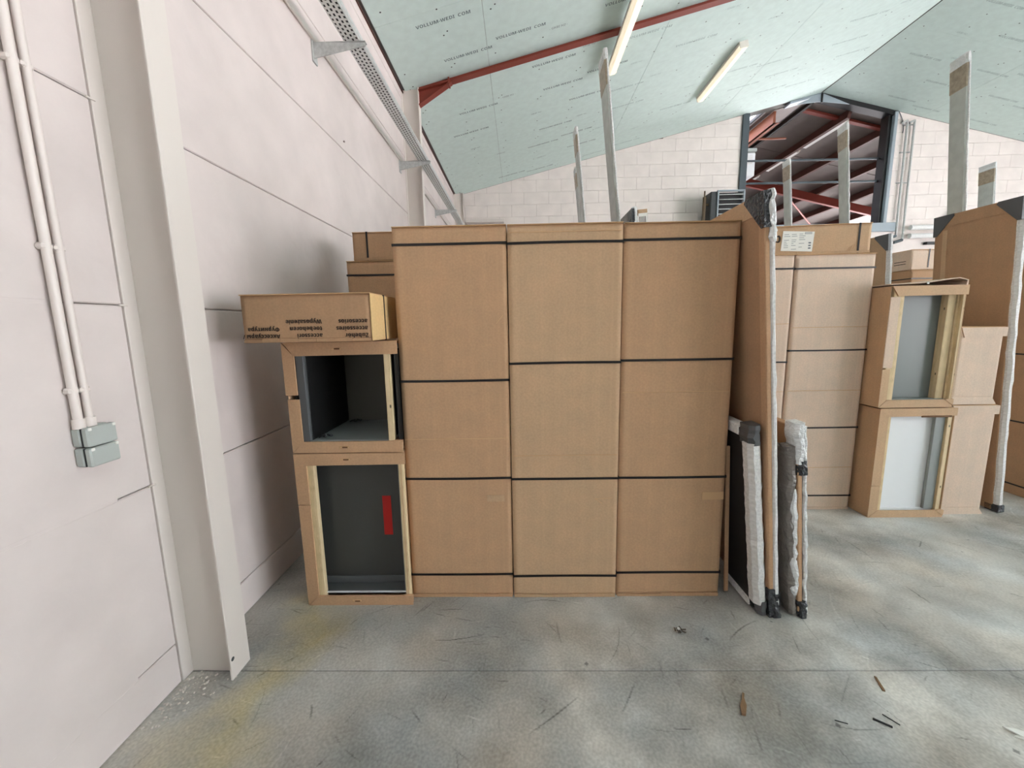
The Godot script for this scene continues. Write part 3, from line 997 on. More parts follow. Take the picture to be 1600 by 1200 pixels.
# ============ cartons ============
# local frame: front left bottom corner at the origin, x right, y up, z back is negative
func carton(n: String, label: String, at: Vector3, size: Vector3, mat: Material, straps: Array, creases: Array, group := "", turn := 0.0) -> Node3D:
	var o := thing(n, label, "carton", at, turn, group)
	var w := size.x
	var h := size.y
	var d := size.z
	var bs := st()
	bx(bs, Vector3(0, 0.0, -d), Vector3(w, h, -0.014), 0.004)
	soft_front(bs, w, h, used.size() * 13 + int(at.x * 100.0))
	part(o, "body", bs, mat)
	for y in straps:
		var s := st()
		var t := 0.0022
		var sag := rng.randf_range(-0.003, 0.003)
		# front run in four links so that it can sag a little
		for k in 6:
			var xa := -t + (w + 2 * t) * k / 6.0
			var xb := -t + (w + 2 * t) * (k + 1) / 6.0
			var ya: float = y - sag * sin(PI * k / 6.0)
			var yb: float = y - sag * sin(PI * (k + 1) / 6.0)
			var a := Vector3(xa, ya, 0)
			var b := Vector3(xb, yb, 0)
			var u := Vector3(0, 0.0065, 0)
			var f := Vector3(0, 0, t)
			quad(s, a - u + f, b - u + f, b + u + f, a + u + f, Vector3.BACK)
			quad(s, a + u, b + u, b + u + f, a + u + f, Vector3.UP)
			quad(s, a - u, b - u, b - u + f, a - u + f, Vector3.DOWN)
		bx(s, Vector3(-t, y - 0.0065, -d - t), Vector3(0, y + 0.0065, t))
		bx(s, Vector3(w, y - 0.0065, -d - t), Vector3(w + t, y + 0.0065, t))
		bx(s, Vector3(-t, y - 0.0065, -d - t), Vector3(w + t, y + 0.0065, -d))
		part(o, "strap", s, M.strap)
	for y in creases:
		part(o, "crease", box(Vector3(0.008, y - 0.0022, -0.0005), Vector3(w - 0.008, y + 0.0022, 0.0011), 0.0009), M.crease)
	# flaps folded at foot and head, a touch proud of the body
	var fl := st()
	var steps := 7
	for k in steps:
		var xa := 0.004 + (w - 0.008) * k / steps
		var xb := 0.004 + (w - 0.008) * (k + 1) / steps
		bx(fl, Vector3(xa, 0.001, -0.004), Vector3(xb, 0.018 + rng.randf_range(-0.004, 0.004), 0.0022 + rng.randf_range(0, 0.0012)), 0.001)
	part(o, "foot_flap", fl, mat)
	part(o, "lid_edge", box(Vector3(0.0, h - 0.0015, -d), Vector3(w, h + 0.0035, 0.0015), 0.002), M.card_edge)
	return o

# the front of a carton is never quite flat: it sinks a few millimetres between its edges and rounds off at the sides
func soft_front(s: SurfaceTool, w: float, h: float, sd: int) -> void:
	var nz := noise(1.6, sd, 2)
	var nx := 22
	var ny := int(clampf(h / 0.06, 6, 36))
	var zf := func(x: float, y: float) -> float:
		var e := minf(minf(x, w - x), minf(y, h - y))
		var rounding: float = 0.011 * pow(clampf(1.0 - e / 0.022, 0, 1), 2.0)
		return -0.0008 - 0.0022 * (0.5 + 0.5 * nz.get_noise_2d(x * 1.4, y)) * clampf(e / 0.05, 0, 1) - rounding
	var xs := []
	var ys := []
	for i in nx + 1:
		var t := i / float(nx)
		xs.append(w * (0.5 - 0.5 * cos(t * PI)) if i > 0 and i < nx else w * t)
	for j in ny + 1:
		var t := j / float(ny)
		ys.append(h * lerpf(t, 0.5 - 0.5 * cos(t * PI), 0.5))
	var put := func(x: float, y: float) -> void:
		var q := 0.004
		var gx: float = (zf.call(minf(x + q, w), y) - zf.call(maxf(x - q, 0), y)) / (minf(x + q, w) - maxf(x - q, 0))
		var gy: float = (zf.call(x, minf(y + q, h)) - zf.call(x, maxf(y - q, 0))) / (minf(y + q, h) - maxf(y - q, 0))
		s.set_normal(Vector3(-gx, -gy, 1).normalized())
		s.set_uv(Vector2(x, y))
		s.add_vertex(Vector3(x, y, zf.call(x, y)))
	for i in nx:
		for j in ny:
			for c in [[i, j], [i, j + 1], [i + 1, j + 1], [i, j], [i + 1, j + 1], [i + 1, j]]:
				put.call(xs[c[0]], ys[c[1]])
	var b := -0.016
	for k in 4:
		var p: Vector3 = [Vector3(0, 0, 0), Vector3(w, 0, 0), Vector3(w, h, 0), Vector3(0, h, 0)][k]
		var r: Vector3 = [Vector3(w, 0, 0), Vector3(w, h, 0), Vector3(0, h, 0), Vector3(0, 0, 0)][k]
		var out: Vector3 = [Vector3.DOWN, Vector3.RIGHT, Vector3.UP, Vector3.LEFT][k]
		quad(s, p + Vector3(0, 0, -0.0118), r + Vector3(0, 0, -0.0118), r + Vector3(0, 0, b), p + Vector3(0, 0, b), out)

func build_front_stack() -> void:
	var g := "tall strapped cartons in the front row"
	var b1 := carton("tall_carton", "tall strapped cardboard carton beside the open cabinets, first of the front row", Vector3(-0.66, 0, -2.15), Vector3(0.599, 2.113, 0.58), M.card_warm, [2.024, 1.303, 0.742, 0.148], [0.973], g)
	var b2 := carton("tall_carton", "middle tall strapped cardboard carton of the three in front, torn patch lower down", Vector3(-0.056, 0, -2.145), Vector3(0.6, 2.11, 0.58), M.card, [2.017, 1.391, 0.735, 0.136], [0.872, 2.072], g)
	var b3 := carton("tall_carton", "tall strapped cardboard carton touching the big leaning panel, end of the front row", Vector3(0.549, 0, -2.15), Vector3(0.598, 2.106, 0.58), M.card_warm, [2.022, 1.398, 0.735, 0.152], [1.223, 0.035], g)
	scuff(b1, Vector3(0.555, 1.63, 0.0015), 0.06, 0.9)
	scuff(b1, Vector3(0.575, 1.61, 0.0015), 0.02, 0.1)
	scuff(b2, Vector3(0.52, 0.615, 0.0015), 0.10, 0.05)
	scuff(b2, Vector3(0.49, 0.60, 0.0015), 0.05, -0.6)
	part(b3, "tape_patch", box(Vector3(0.47, 0.60, 0), Vector3(0.592, 0.645, 0.0012)), M.crease)
	part(b1, "tape_patch", box(Vector3(0.46, 0.60, 0), Vector3(0.56, 0.64, 0.0012)), M.card)

	# the row behind by the wall
	carton("tall_carton", "tall cardboard carton by the panel wall, standing behind the open cabinets", Vector3(-1.29, 0, -3.05), Vector3(0.6, 2.09, 0.58), M.card_warm, [1.99, 1.3, 0.7, 0.15], [], "cartons by the panel wall")
	var a := carton("flat_carton", "flat cardboard carton lying on the tall carton by the panel wall", Vector3(-1.235, 2.0975, -3.06), Vector3(0.58, 0.20, 0.4), M.card_deep, [], [], "cartons by the panel wall")
	part(a, "strap", band_x(0.11, 0.20, 0.4, 0.58), M.strap)
	# accessories carton lying upside down on the open cabinet
	var k := carton("accessories_carton", "upside-down printed accessories carton lying on top of the two open cabinets", Vector3(-1.358, 1.534, -1.94), Vector3(0.638, 0.231, 0.40), M.card_deep, [], [])
	var end := st()
	bx(end, Vector3(0.637, 0.003, -0.397), Vector3(0.6415, 0.228, -0.197), 0.001)
	bx(end, Vector3(0.637, 0.003, -0.19), Vector3(0.6415, 0.228, -0.003), 0.001)
	part(k, "end_flap", end, M.card_lit, "end flaps with the side light painted in as pale gold")  # paler gold than the body: light falling on this end, put into colour
	var es := st()
	bx(es, Vector3(0.638, -0.001, -0.2), Vector3(0.6435, 0.233, -0.187))
	bx(es, Vector3(-0.002, 0.231, -0.2), Vector3(0.6435, 0.2335, -0.187))
	bx(es, Vector3(-0.003, -0.001, -0.2), Vector3(-0.001, 0.233, -0.187))
	part(k, "strap", es, M.strap)
	for t in [["Zubehör\naccessoires\naccesorios", 0.621, 0.018], ["accessori\ntoebehoren\nWyposażenie", 0.396, 0.020], ["Аксессуары /\nФурнитура", 0.185, 0.020]]:
		var m := words(t[0], 0.0285, 0.0008, HORIZONTAL_ALIGNMENT_LEFT, true)
		m.vertical_alignment = VERTICAL_ALIGNMENT_TOP
		var p := part(k, "printed_lettering", m, M.ink)
		var aabb := m.get_aabb()
		# turned upside down: the text's left top corner lands at the right bottom
		p.transform = Transform3D(Basis(Vector3.BACK, PI), Vector3(t[1] + aabb.position.x, t[2] + aabb.end.y, 0.0005))

func band_x(x: float, h: float, d: float, w: float) -> SurfaceTool:
	var s := st()
	bx(s, Vector3(x - 0.007, -0.001, 0), Vector3(x + 0.007, h + 0.002, 0.002))
	bx(s, Vector3(x - 0.007, h, -d), Vector3(x + 0.007, h + 0.0055, 0.002))
	bx(s, Vector3(x - 0.007, -0.001, -d - 0.002), Vector3(x + 0.007, h + 0.002, -d))
	return s

func scuff(o: Node3D, at: Vector3, l: float, ang: float) -> void:
	var s := st()
	bx(s, Vector3(-l / 2, -0.002, -0.001), Vector3(l / 2, 0.002, 0.0006), 0.0006, Transform3D(Basis(Vector3.BACK, ang), at))
	part(o, "torn_paper", s, M.crease)

# ============ cabinets packed on cardboard frames ============
# p: sl/sr/stp/sb strip widths left right top bottom; bl/br batten widths; depth of inner panel pd
func packed_cabinet(label: String, at: Vector3, size: Vector3, p: Dictionary, group: String) -> Node3D:
	var o := thing("packed_cabinet", label, "cabinet", at, 0, group)
	var w := size.x
	var h := size.y
	var d := size.z
	var t := 0.006
	var cm: Material = p.get("card", M.card)
	# cardboard jacket on the sides, top, foot and back
	var j := st()
	if p.get("left_jacket", true): bx(j, Vector3(0, 0, -d), Vector3(t, h, -0.002), 0.002)
	if p.get("right_jacket", true): bx(j, Vector3(w - t, 0, -d), Vector3(w, h, -0.002), 0.002)
	bx(j, Vector3(0, h - t, -d), Vector3(w, h, -0.002), 0.002)
	bx(j, Vector3(0, 0, -d), Vector3(w, t, -0.002), 0.002)
	bx(j, Vector3(0, 0, -d), Vector3(w, h, -d + t), 0.002)
	part(o, "cardboard_jacket", j, cm)
	# carcass
	var i0: float = p.sl * 0.35
	var i1: float = w - p.get("ir", 0.03)
	var cs := st()
	var ct := 0.018
	var floor_y: float = p.get("floor_y", 0.06)
	bx(cs, Vector3(i0, floor_y - ct, -d + 0.02), Vector3(i1, floor_y, -0.03), 0.001)
	part(o, "bottom_shelf", cs, p.get("floor_mat", M.carcass_grey))
	part(o, "top_shelf", box(Vector3(i0, h - 0.035 - ct, -d + 0.02), Vector3(i1, h - 0.035, -0.03), 0.001), p.get("floor_mat", M.carcass_grey))
	var lw := st()
	bx(lw, Vector3(i0, floor_y, -d + 0.02), Vector3(p.get("ix", i0 + ct), h - 0.05, -0.03), 0.001)
	part(o, "side_panel", lw, p.get("left_mat", M.dark_panel))
	var rw := st()
	bx(rw, Vector3(i1 - ct, floor_y, -d + 0.02), Vector3(i1, h - 0.05, -0.03), 0.001)
	part(o, "side_panel", rw, p.get("right_mat", M.dark_panel))
	var pd: float = p.pd
	part(o, "back_panel", box(Vector3(p.get("ix", i0 + ct), floor_y, -pd - 0.016), Vector3(i1 - ct, h - 0.05, -pd), 0.001), p.panel)
	# timber battens
	if p.bl > 0.0:
		part(o, "timber_batten", box(Vector3(p.sl * 0.5, 0.008, -0.036), Vector3(p.sl + p.bl, h - 0.008, -0.003), 0.003), M.timber)
	if p.br > 0.0:
		part(o, "timber_batten", box(Vector3(w - p.sr - p.br, 0.008, -0.036), Vector3(w - p.sr + 0.004, h - 0.008, -0.003), 0.003), M.timber)
	# folded cardboard strips round the front, mitred at the corners
	var z0 := -0.003
	var z1 := 0.005
	var sl: float = p.sl
	var sr: float = p.sr
	var tp: float = p.stp
	var sb: float = p.sb
	var ov: float = p.get("over", 0.0)
	var cut: float = p.get("cut", -1.0)
	var gap: float = p.get("gap", 0.008)
	var so: float = p.get("shift", 0.0)
	if cut > 0.0:
		var a := st()
		prism(a, V2([[0, 0], [sl * 1.0, sb], [sl, cut - gap], [0.0, cut - gap]]), z0, z1)
		part(o, "front_strip", a, cm)
		if p.get("upper_strip", true):
			var b := st()
			prism(b, V2([[-so, cut + gap], [sl - so, cut + gap], [sl - so, h - tp], [-so, h]]), z0, z1 + 0.002)
			part(o, "front_strip", b, cm)
	else:
		var a := st()
		prism(a, V2([[0, 0], [sl, sb], [sl, h - tp], [0, h]]), z0, z1)
		part(o, "front_strip", a, cm)
	var tt := st()
	prism(tt, V2([[0.003, h], [w + ov + 0.006, h], [w + ov + 0.006, h - tp * 0.95], [sl * 0.9, h - tp], [sl * 0.85, h - tp * 0.92]]), z0, z1 + 0.003)
	part(o, "front_strip", tt, cm)
	var bb := st()
	prism(bb, V2([[0.003, 0], [w + ov + 0.004, 0.0], [w + ov + 0.004, sb * 0.3], [w + ov - 0.05, sb], [sl, sb]]), z0, z1 + 0.002)
	part(o, "front_strip", bb, cm)
	# crumpled corner of the bottom strip
	var cc := st()
	prism(cc, V2([[w + ov - 0.055, sb * 0.98], [w + ov + 0.006, sb * 0.25], [w + ov + 0.008, sb * 1.05], [w + ov - 0.03, sb * 1.1]]), z0 - 0.002, z1 + 0.006)
	part(o, "crumpled_corner", cc, cm)
	for y in p.get("slots", [sb * 0.5, h - tp * 0.5]):
		var slot := part(o, "punched_slot", box(Vector3(w * 0.44, y - 0.005, z1), Vector3(w * 0.53, y + 0.006, z1 + 0.0065), 0.003), M.card_edge)
		part(slot, "torn_slot", box(Vector3(w * 0.47, y - 0.004, z1 + 0.006), Vector3(w * 0.52, y + 0.004, z1 + 0.0075), 0.0005), M.card_inside)
	return o

func build_cabinets() -> void:
	var g := "open cabinets stacked by the panel wall"
	var a := packed_cabinet("lower open-fronted dark grey cabinet in cardboard edging, red sticker inside", Vector3(-1.257, 0, -2.09), Vector3(0.592, 0.918, 0.56),
		{"over": 0.018, "sl": 0.066, "sr": -0.006, "stp": 0.068, "sb": 0.058, "bl": 0.036, "br": 0.024, "pd": 0.115, "panel": M.dark_panel, "left_mat": M.dark_panel, "right_mat": M.grey_panel, "ir": 0.012, "floor_mat": M.carcass_grey, "card": M.card_warm, "cut": 0.62, "gap": 0.003, "floor_y": 0.066}, g)
	part(a, "red_sticker", box(Vector3(0.432, 0.372, -0.116), Vector3(0.483, 0.617, -0.1135)), M.red_label, "plain red sticker")
	var lip := st()
	bx(lip, Vector3(0.05, 0.06, -0.03), Vector3(0.6, 0.066, -0.022))
	part(a, "front_lip", lip, M.white_panel)
	part(a, "plinth_board", box(Vector3(0.05, 0.066, -0.114), Vector3(0.59, 0.11, -0.105), 0.001), M.carcass_grey)
	var b := packed_cabinet("upper open-fronted cabinet with black inner side, under the accessories carton", Vector3(-1.257, 0.923, -2.09), Vector3(0.592, 0.605, 0.56),
		{"over": 0.012, "sl": 0.062, "sr": 0.03, "stp": 0.072, "sb": 0.062, "bl": 0.0, "br": 0.03, "pd": 0.5, "panel": M.olive_panel, "left_mat": M.darker_panel, "right_mat": M.darker_panel, "ir": 0.05, "ix": 0.10, "floor_mat": M.grey_panel, "card": M.card_warm, "cut": 0.31, "gap": 0.012, "shift": 0.006, "floor_y": 0.062, "right_jacket": false}, g)
	part(b, "edge_strip", box(Vector3(0.056, 0.06, -0.03), Vector3(0.098, 0.54, -0.006), 0.002), M.carcass_grey)
	part(b, "side_liner", box(Vector3(0.586, 0.05, -0.5), Vector3(0.592, 0.55, -0.01)), M.darker_panel)
	for q in [[0.115, -0.06], [0.135, -0.43]]:
		var s := st()
		for k in 5:
			tube(s, Vector3(q[0] + 0.012 * k, 0.07 + 0.006 * (k % 2), q[1] - 0.01 * k), Vector3(q[0] + 0.03 + 0.012 * k, 0.072 + 0.008 * ((k + 1) % 2), q[1] - 0.02 + 0.02 * (k % 3)), 0.005, 6)
		part(b, "hinge_fitting", s, M.black_plastic)
	part(b, "info_sticker", box(Vector3(0.46, 0.30, -0.499), Vector3(0.50, 0.345, -0.4975)), M.ink)

	var g2 := "open cabinets stacked in the second row"
	var c := packed_cabinet("lower open cabinet with white panel inside, standing in the second row", Vector3(2.80, 0, -3.085), Vector3(0.585, 0.90, 0.56),
		{"sl": 0.07, "sr": 0.02, "stp": 0.065, "sb": 0.058, "bl": 0.03, "br": 0.03, "pd": 0.05, "panel": M.white_panel, "left_mat": M.white_panel, "right_mat": M.grey_panel, "ir": 0.03, "floor_mat": M.white_panel, "card": M.card, "cut": 0.27, "gap": 0.002, "floor_y": 0.06, "slots": []}, g2)
	part(c, "inner_stile", box(Vector3(0.46, 0.06, -0.045), Vector3(0.535, 0.84, -0.02), 0.002), M.grey_panel)
	part(c, "torn_flap", box(Vector3(0.32, 0.828, 0.0), Vector3(0.55, 0.842, 0.014), 0.004), M.card_inside)
	var e := packed_cabinet("upper open cabinet with blue-grey panel inside and lifted cardboard lid", Vector3(2.78, 0.908, -3.085), Vector3(0.555, 0.925, 0.56),
		{"sl": 0.058, "sr": 0.0, "stp": 0.075, "sb": 0.06, "bl": 0.05, "br": 0.017, "pd": 0.09, "panel": M.blue_panel, "left_mat": M.grey_panel, "right_mat": M.timber, "ir": 0.012, "floor_mat": M.grey_panel, "card": M.card, "cut": 0.30, "gap": 0.001, "upper_strip": false, "floor_y": 0.06, "slots": []}, g2)
	part(e, "inner_stile", box(Vector3(0.462, 0.06, -0.088), Vector3(0.52, 0.86, -0.034), 0.002), M.timber)
	part(e, "wrapped_strip", box(Vector3(0.004, 0.31, -0.003), Vector3(0.075, 0.845, 0.001), 0.001), M.card_pale)
	var fl := st()
	prism(fl, V2([[0.0, 0.936], [0.27, 0.945], [0.42, 0.966], [0.5, 0.975], [0.565, 0.958], [0.565, 0.964], [0.5, 0.981], [0.42, 0.972], [0.27, 0.951], [0.0, 0.942]]), -0.5, -0.01)
	prism(fl, V2([[0.555, 0.925], [0.57, 0.925], [0.57, 0.964], [0.563, 0.964]]), -0.4, -0.012)
	part(e, "lid_flap", fl, M.card_pale)
	part(e, "staple_tab", box(Vector3(0.262, 0.936, -0.012), Vector3(0.28, 0.95, -0.006), 0.002), M.paper)

	# two narrow shut cartons beside them
	var k1 := carton("narrow_carton", "shut narrow carton on the floor beside the lower white cabinet", Vector3(3.40, 0, -3.13), Vector3(0.35, 0.905, 0.55), M.card_pale, [], [], "shut cartons beside the second-row cabinets")
	var k2 := carton("narrow_carton", "shut narrow carton on top, beside the blue-grey open cabinet", Vector3(3.385, 0.915, -3.135), Vector3(0.335, 0.60, 0.55), M.card_pale, [], [], "shut cartons beside the second-row cabinets")
	for q in [[k1, 0.35, 0.905], [k2, 0.335, 0.60]]:
		var w: float = q[1]
		var h: float = q[2]
		var s := st()
		prism(s, V2([[0.0, h], [w + 0.012, h], [w + 0.012, h - 0.07], [0.03, h - 0.075]]), 0.0, 0.007)
		part(q[0], "top_strip", s, M.card_pale)
		var s2 := st()
		prism(s2, V2([[0.0, 0.06], [w - 0.03, 0.06], [w + 0.008, 0.005], [w + 0.008, 0.0], [0.0, 0.0]]), 0.0, 0.006)
		part(q[0], "bottom_strip", s2, M.card_pale)

# ============ panels wrapped in card and film ============
func wavy(s: SurfaceTool, x0: float, x1: float, y0: float, y1: float, zf: float, zb: float, amp: float, sd: int, steps := 34) -> void:
	# a rounded, slightly crumpled band with its bulge towards +z
	var r := RandomNumberGenerator.new()
	r.seed = sd
	var ring := []
	for i in steps + 1:
		var y := lerpf(y0, y1, i / float(steps))
		var j := func() -> float: return r.randf_range(-amp, amp)
		var xa: float = x0 + j.call()
		var xb: float = x1 + j.call()
		var z: float = zf + j.call()
		ring.append([Vector3(xa, y, zb), Vector3(xa, y, z - (x1 - x0) * 0.35), Vector3(lerpf(xa, xb, 0.3) + j.call(), y, z), Vector3(lerpf(xa, xb, 0.72) + j.call(), y, z), Vector3(xb, y, z - (x1 - x0) * 0.35), Vector3(xb, y, zb)])
	for i in steps:
		for k in 5:
			var out: Vector3 = (ring[i][k] + ring[i][k + 1]) * 0.5 - Vector3((x0 + x1) * 0.5, ring[i][k].y, (zf + zb) * 0.5)
			quad(s, ring[i][k], ring[i][k + 1], ring[i + 1][k + 1], ring[i + 1][k], out)
	for e in [0, steps]:
		for k in range(1, 5):
			tri(s, ring[e][0], ring[e][k], ring[e][k + 1], Vector3.UP if e == steps else Vector3.DOWN)

# local: foot of the front edge at the origin, thickness along +x, length along -z; leaning to -x by `lean`
func leaning_panel(n: String, label: String, at: Vector3, lean: float, h: float, length: float, thick: float, mats: Dictionary, sd: int, group := "", turn := 0.0) -> Node3D:
	var o := thing(n, label, "panel", at, 0, group)
	o.basis = Basis(Vector3.UP, turn) * Basis(Vector3.BACK, lean)
	part(o, "core", box(Vector3(0.0, 0.004, -length), Vector3(thick, h, -0.03), 0.004), mats.core)
	if mats.has("rim"): # folded card along the top and front edges of the seen face
		var s := st()
		prism(s, V2([[0.012, h - 0.09], [length, h - 0.09], [length, h + 0.003], [0.012, h + 0.003]]), -0.003, 0.003, Transform3D(Basis(Vector3.UP, PI / 2), Vector3(0, 0, 0)))
		part(o, "top_fold", s, mats.rim)
	if mats.has("edge_card"):
		part(o, "edge_card", box(Vector3(-0.003, 0.02, -0.05), Vector3(thick * 0.48, h - 0.01, 0.0), 0.004), mats.edge_card)
	if mats.has("edge"):
		var e := st()
		wavy(e, thick * mats.get("e0", 0.45), thick + 0.004, 0.01, h + 0.004, 0.004, -0.06, mats.get("amp", 0.003), sd)
		part(o, "edge_wrap", e, mats.edge)
	if mats.has("protector"):
		for c in mats.corners:
			var y0: float = c[0]
			var zc: float = c[1]
			var q := st()
			var rx := Transform3D(Basis(Vector3.UP, PI / 2), Vector3.ZERO) # local x of the polygon becomes -z
			var sy := 1.0 if y0 < h * 0.5 else -1.0
			var sz := 1.0 if zc < length * 0.5 else -1.0
			var tri_ := V2([[zc - 0.006 * sz, y0 - 0.006 * sy], [zc + 0.15 * sz, y0 - 0.006 * sy], [zc + 0.16 * sz, y0 + 0.012 * sy], [zc + 0.02 * sz, y0 + 0.16 * sy], [zc - 0.006 * sz, y0 + 0.16 * sy]])
			prism(q, tri_, -0.008, mats.get("cap_depth", thick + 0.006), rx)
			part(o, "corner_protector", q, mats.protector)
	return o

func slanted(at: Vector3, size: Vector3, lean: float) -> SurfaceTool:
	var s := st()
	bx(s, Vector3(0, 0, 0), size, 0.003, Transform3D(Basis(Vector3.BACK, lean), at))
	return s

func build_leaning_panels() -> void:
	var big := {"core": M.card_deep, "rim": M.card, "edge_card": M.card_warm, "edge": M.foam, "protector": M.protector_black, "corners": [[0.0, 0.0], [2.19, 0.0]], "cap_depth": 0.03}
	var a := leaning_panel("wrapped_panel", "tall cardboard-faced panel with white edge leaning on the front row's end carton", Vector3(1.338, 0.008, -1.975), 0.0868, 2.19, 1.05, 0.046, big, 3, "card-wrapped panels")
	var film := st()
	wavy(film, 0.018, 0.050, 1.96, 2.20, 0.014, -0.10, 0.006, 9, 10)
	part(a, "film_wrap", film, M.film)
	var film2 := st()
	wavy(film2, 0.0, 0.06, -0.006, 0.13, 0.010, -0.12, 0.007, 10, 6)
	part(a, "black_film_wrap", film2, M.protector_black)
	# white-edged dark board in front of the end carton
	var b := leaning_panel("dark_board", "dark board with broad white foam edge leaning between end carton and tall panel", Vector3(1.277, 0.012, -1.995), 0.105, 1.03, 0.30, 0.052, {"core": M.darker_panel}, 4)
	var w := st()
	wavy(w, -0.010, 0.060, 0.05, 0.965, 0.012, -0.055, 0.0022, 14)
	part(b, "foam_edge", w, M.foam)
	part(b, "foam_foot", box(Vector3(-0.012, 0.0, -0.32), Vector3(0.02, 0.04, -0.06), 0.006), M.foam)
	var c1 := st()
	wavy(c1, -0.004, 0.062, 0.955, 1.06, 0.012, -0.09, 0.006, 15, 5)
	part(b, "corner_cap", c1, M.protector)
	var c2 := st()
	wavy(c2, 0.004, 0.06, -0.008, 0.07, 0.014, -0.09, 0.005, 16, 5)
	part(b, "corner_cap", c2, M.protector)
	part(b, "foam_top", box(Vector3(-0.008, 0.985, -0.3), Vector3(0.05, 1.045, -0.1), 0.006), M.foam)
	part(self, "card_strip", slanted(Vector3(1.2, 0, -2.20), Vector3(0.024, 0.9, 0.012), 0.047), M.card_warm)
	meta(get_child(get_child_count() - 1), "narrow upright cardboard strip just past the end carton", "strip")
	# film-wrapped panel and a smaller card panel with black corners
	var d := leaning_panel("film_panel", "low panel in crumpled clear film leaning outside the tall white-edged panel", Vector3(1.452, 0.012, -1.985), 0.088, 0.93, 0.6, 0.03, {"core": M.film_dark}, 5)
	var fw := st()
	wavy(fw, -0.006, 0.036, 0.0, 0.95, 0.010, -0.07, 0.007, 24, 26)
	part(d, "crumpled_film", fw, M.film_dark)
	var fw2 := st()
	wavy(fw2, 0.008, 0.036, 0.12, 0.72, 0.018, -0.05, 0.006, 25, 20)
	part(d, "white_film", fw2, M.film)
	var e := leaning_panel("wrapped_panel", "low card-edged panel with black corner caps, outermost of the leaning panels", Vector3(1.490, 0.012, -1.972), 0.088, 1.05, 0.7, 0.042, {"core": M.card_deep, "edge_card": M.card_warm, "edge": M.film, "e0": 0.6, "amp": 0.003}, 6, "card-wrapped panels")
	for q in [[-0.01, 0.085, 30], [0.80, 0.875, 31]]:
		var s := st()
		wavy(s, -0.004, 0.05, q[0], q[1], 0.014, -0.09, 0.005, q[2], 5)
		part(e, "corner_cap", s, M.protector_black)
	var pk := st()
	wavy(pk, -0.014, 0.034, 0.86, 1.075, 0.012, -0.08, 0.006, 33, 8)
	part(e, "crumpled_film", pk, M.film)

	# second row: the big panel by the shut cartons and the one behind it
	var p2 := {"core": M.card_deep, "rim": M.card_deep, "edge": M.foam, "e0": 0.1, "protector": M.protector, "corners": [[2.46, 0.0], [2.46, 0.62]], "cap_depth": 0.02}
	var f := leaning_panel("wrapped_panel", "large cardboard-faced panel with grey corner guards leaning on the narrow cartons", Vector3(3.886, 0.006, -3.14), 0.076, 2.46, 0.62, 0.05, p2, 40, "card-wrapped panels")
	part(f, "edge_fold", box(Vector3(-0.004, 0.1, -0.55), Vector3(0.0, 2.34, -0.51), 0.001), M.card)
	part(f, "black_foot", box(Vector3(0.0, -0.003, -0.09), Vector3(0.058, 0.06, 0.012), 0.006), M.protector_black)
	part(f, "back_sheet", box(Vector3(0.054, 0.01, -0.6), Vector3(0.068, 2.4, -0.02), 0.002), M.card_pale)
	var p3 := {"core": M.card, "rim": M.card, "edge": M.foam, "e0": 0.1, "protector": M.protector, "corners": [[2.45, 0.0]], "cap_depth": 0.02}
	leaning_panel("wrapped_panel", "cardboard-faced panel whose white edge rises behind the label carton", Vector3(3.995, 0.006, -4.33), 0.076, 2.45, 0.65, 0.05, p3, 50, "card-wrapped panels")
	var p4 := {"core": M.film_dark, "edge": M.film, "e0": 0.0, "amp": 0.008, "protector": M.protector_black, "corners": [[2.66, 0.0]], "cap_depth": 0.02}
	var t := leaning_panel("film_panel", "film-wrapped panel whose corner and label peek over the front row", Vector3(1.30, 0.006, -3.97), 0.082, 2.68, 0.8, 0.05, p4, 60)
	var pl := part(t, "paper_label", box(Vector3(0.06, 2.50, -0.02), Vector3(0.145, 2.62, -0.015)), M.paper)
	var bars := st()
	for k in 5:
		bx(bars, Vector3(0.068 + 0.013 * k, 2.51, -0.0155), Vector3(0.074 + 0.013 * k, 2.59, -0.0142))
	part(pl, "label_print", bars, M.ink).set_meta("kind", "stuff")
	part(t, "card_edge", box(Vector3(0.056, 2.62, -0.1), Vector3(0.145, 2.655, -0.014), 0.002), M.card)

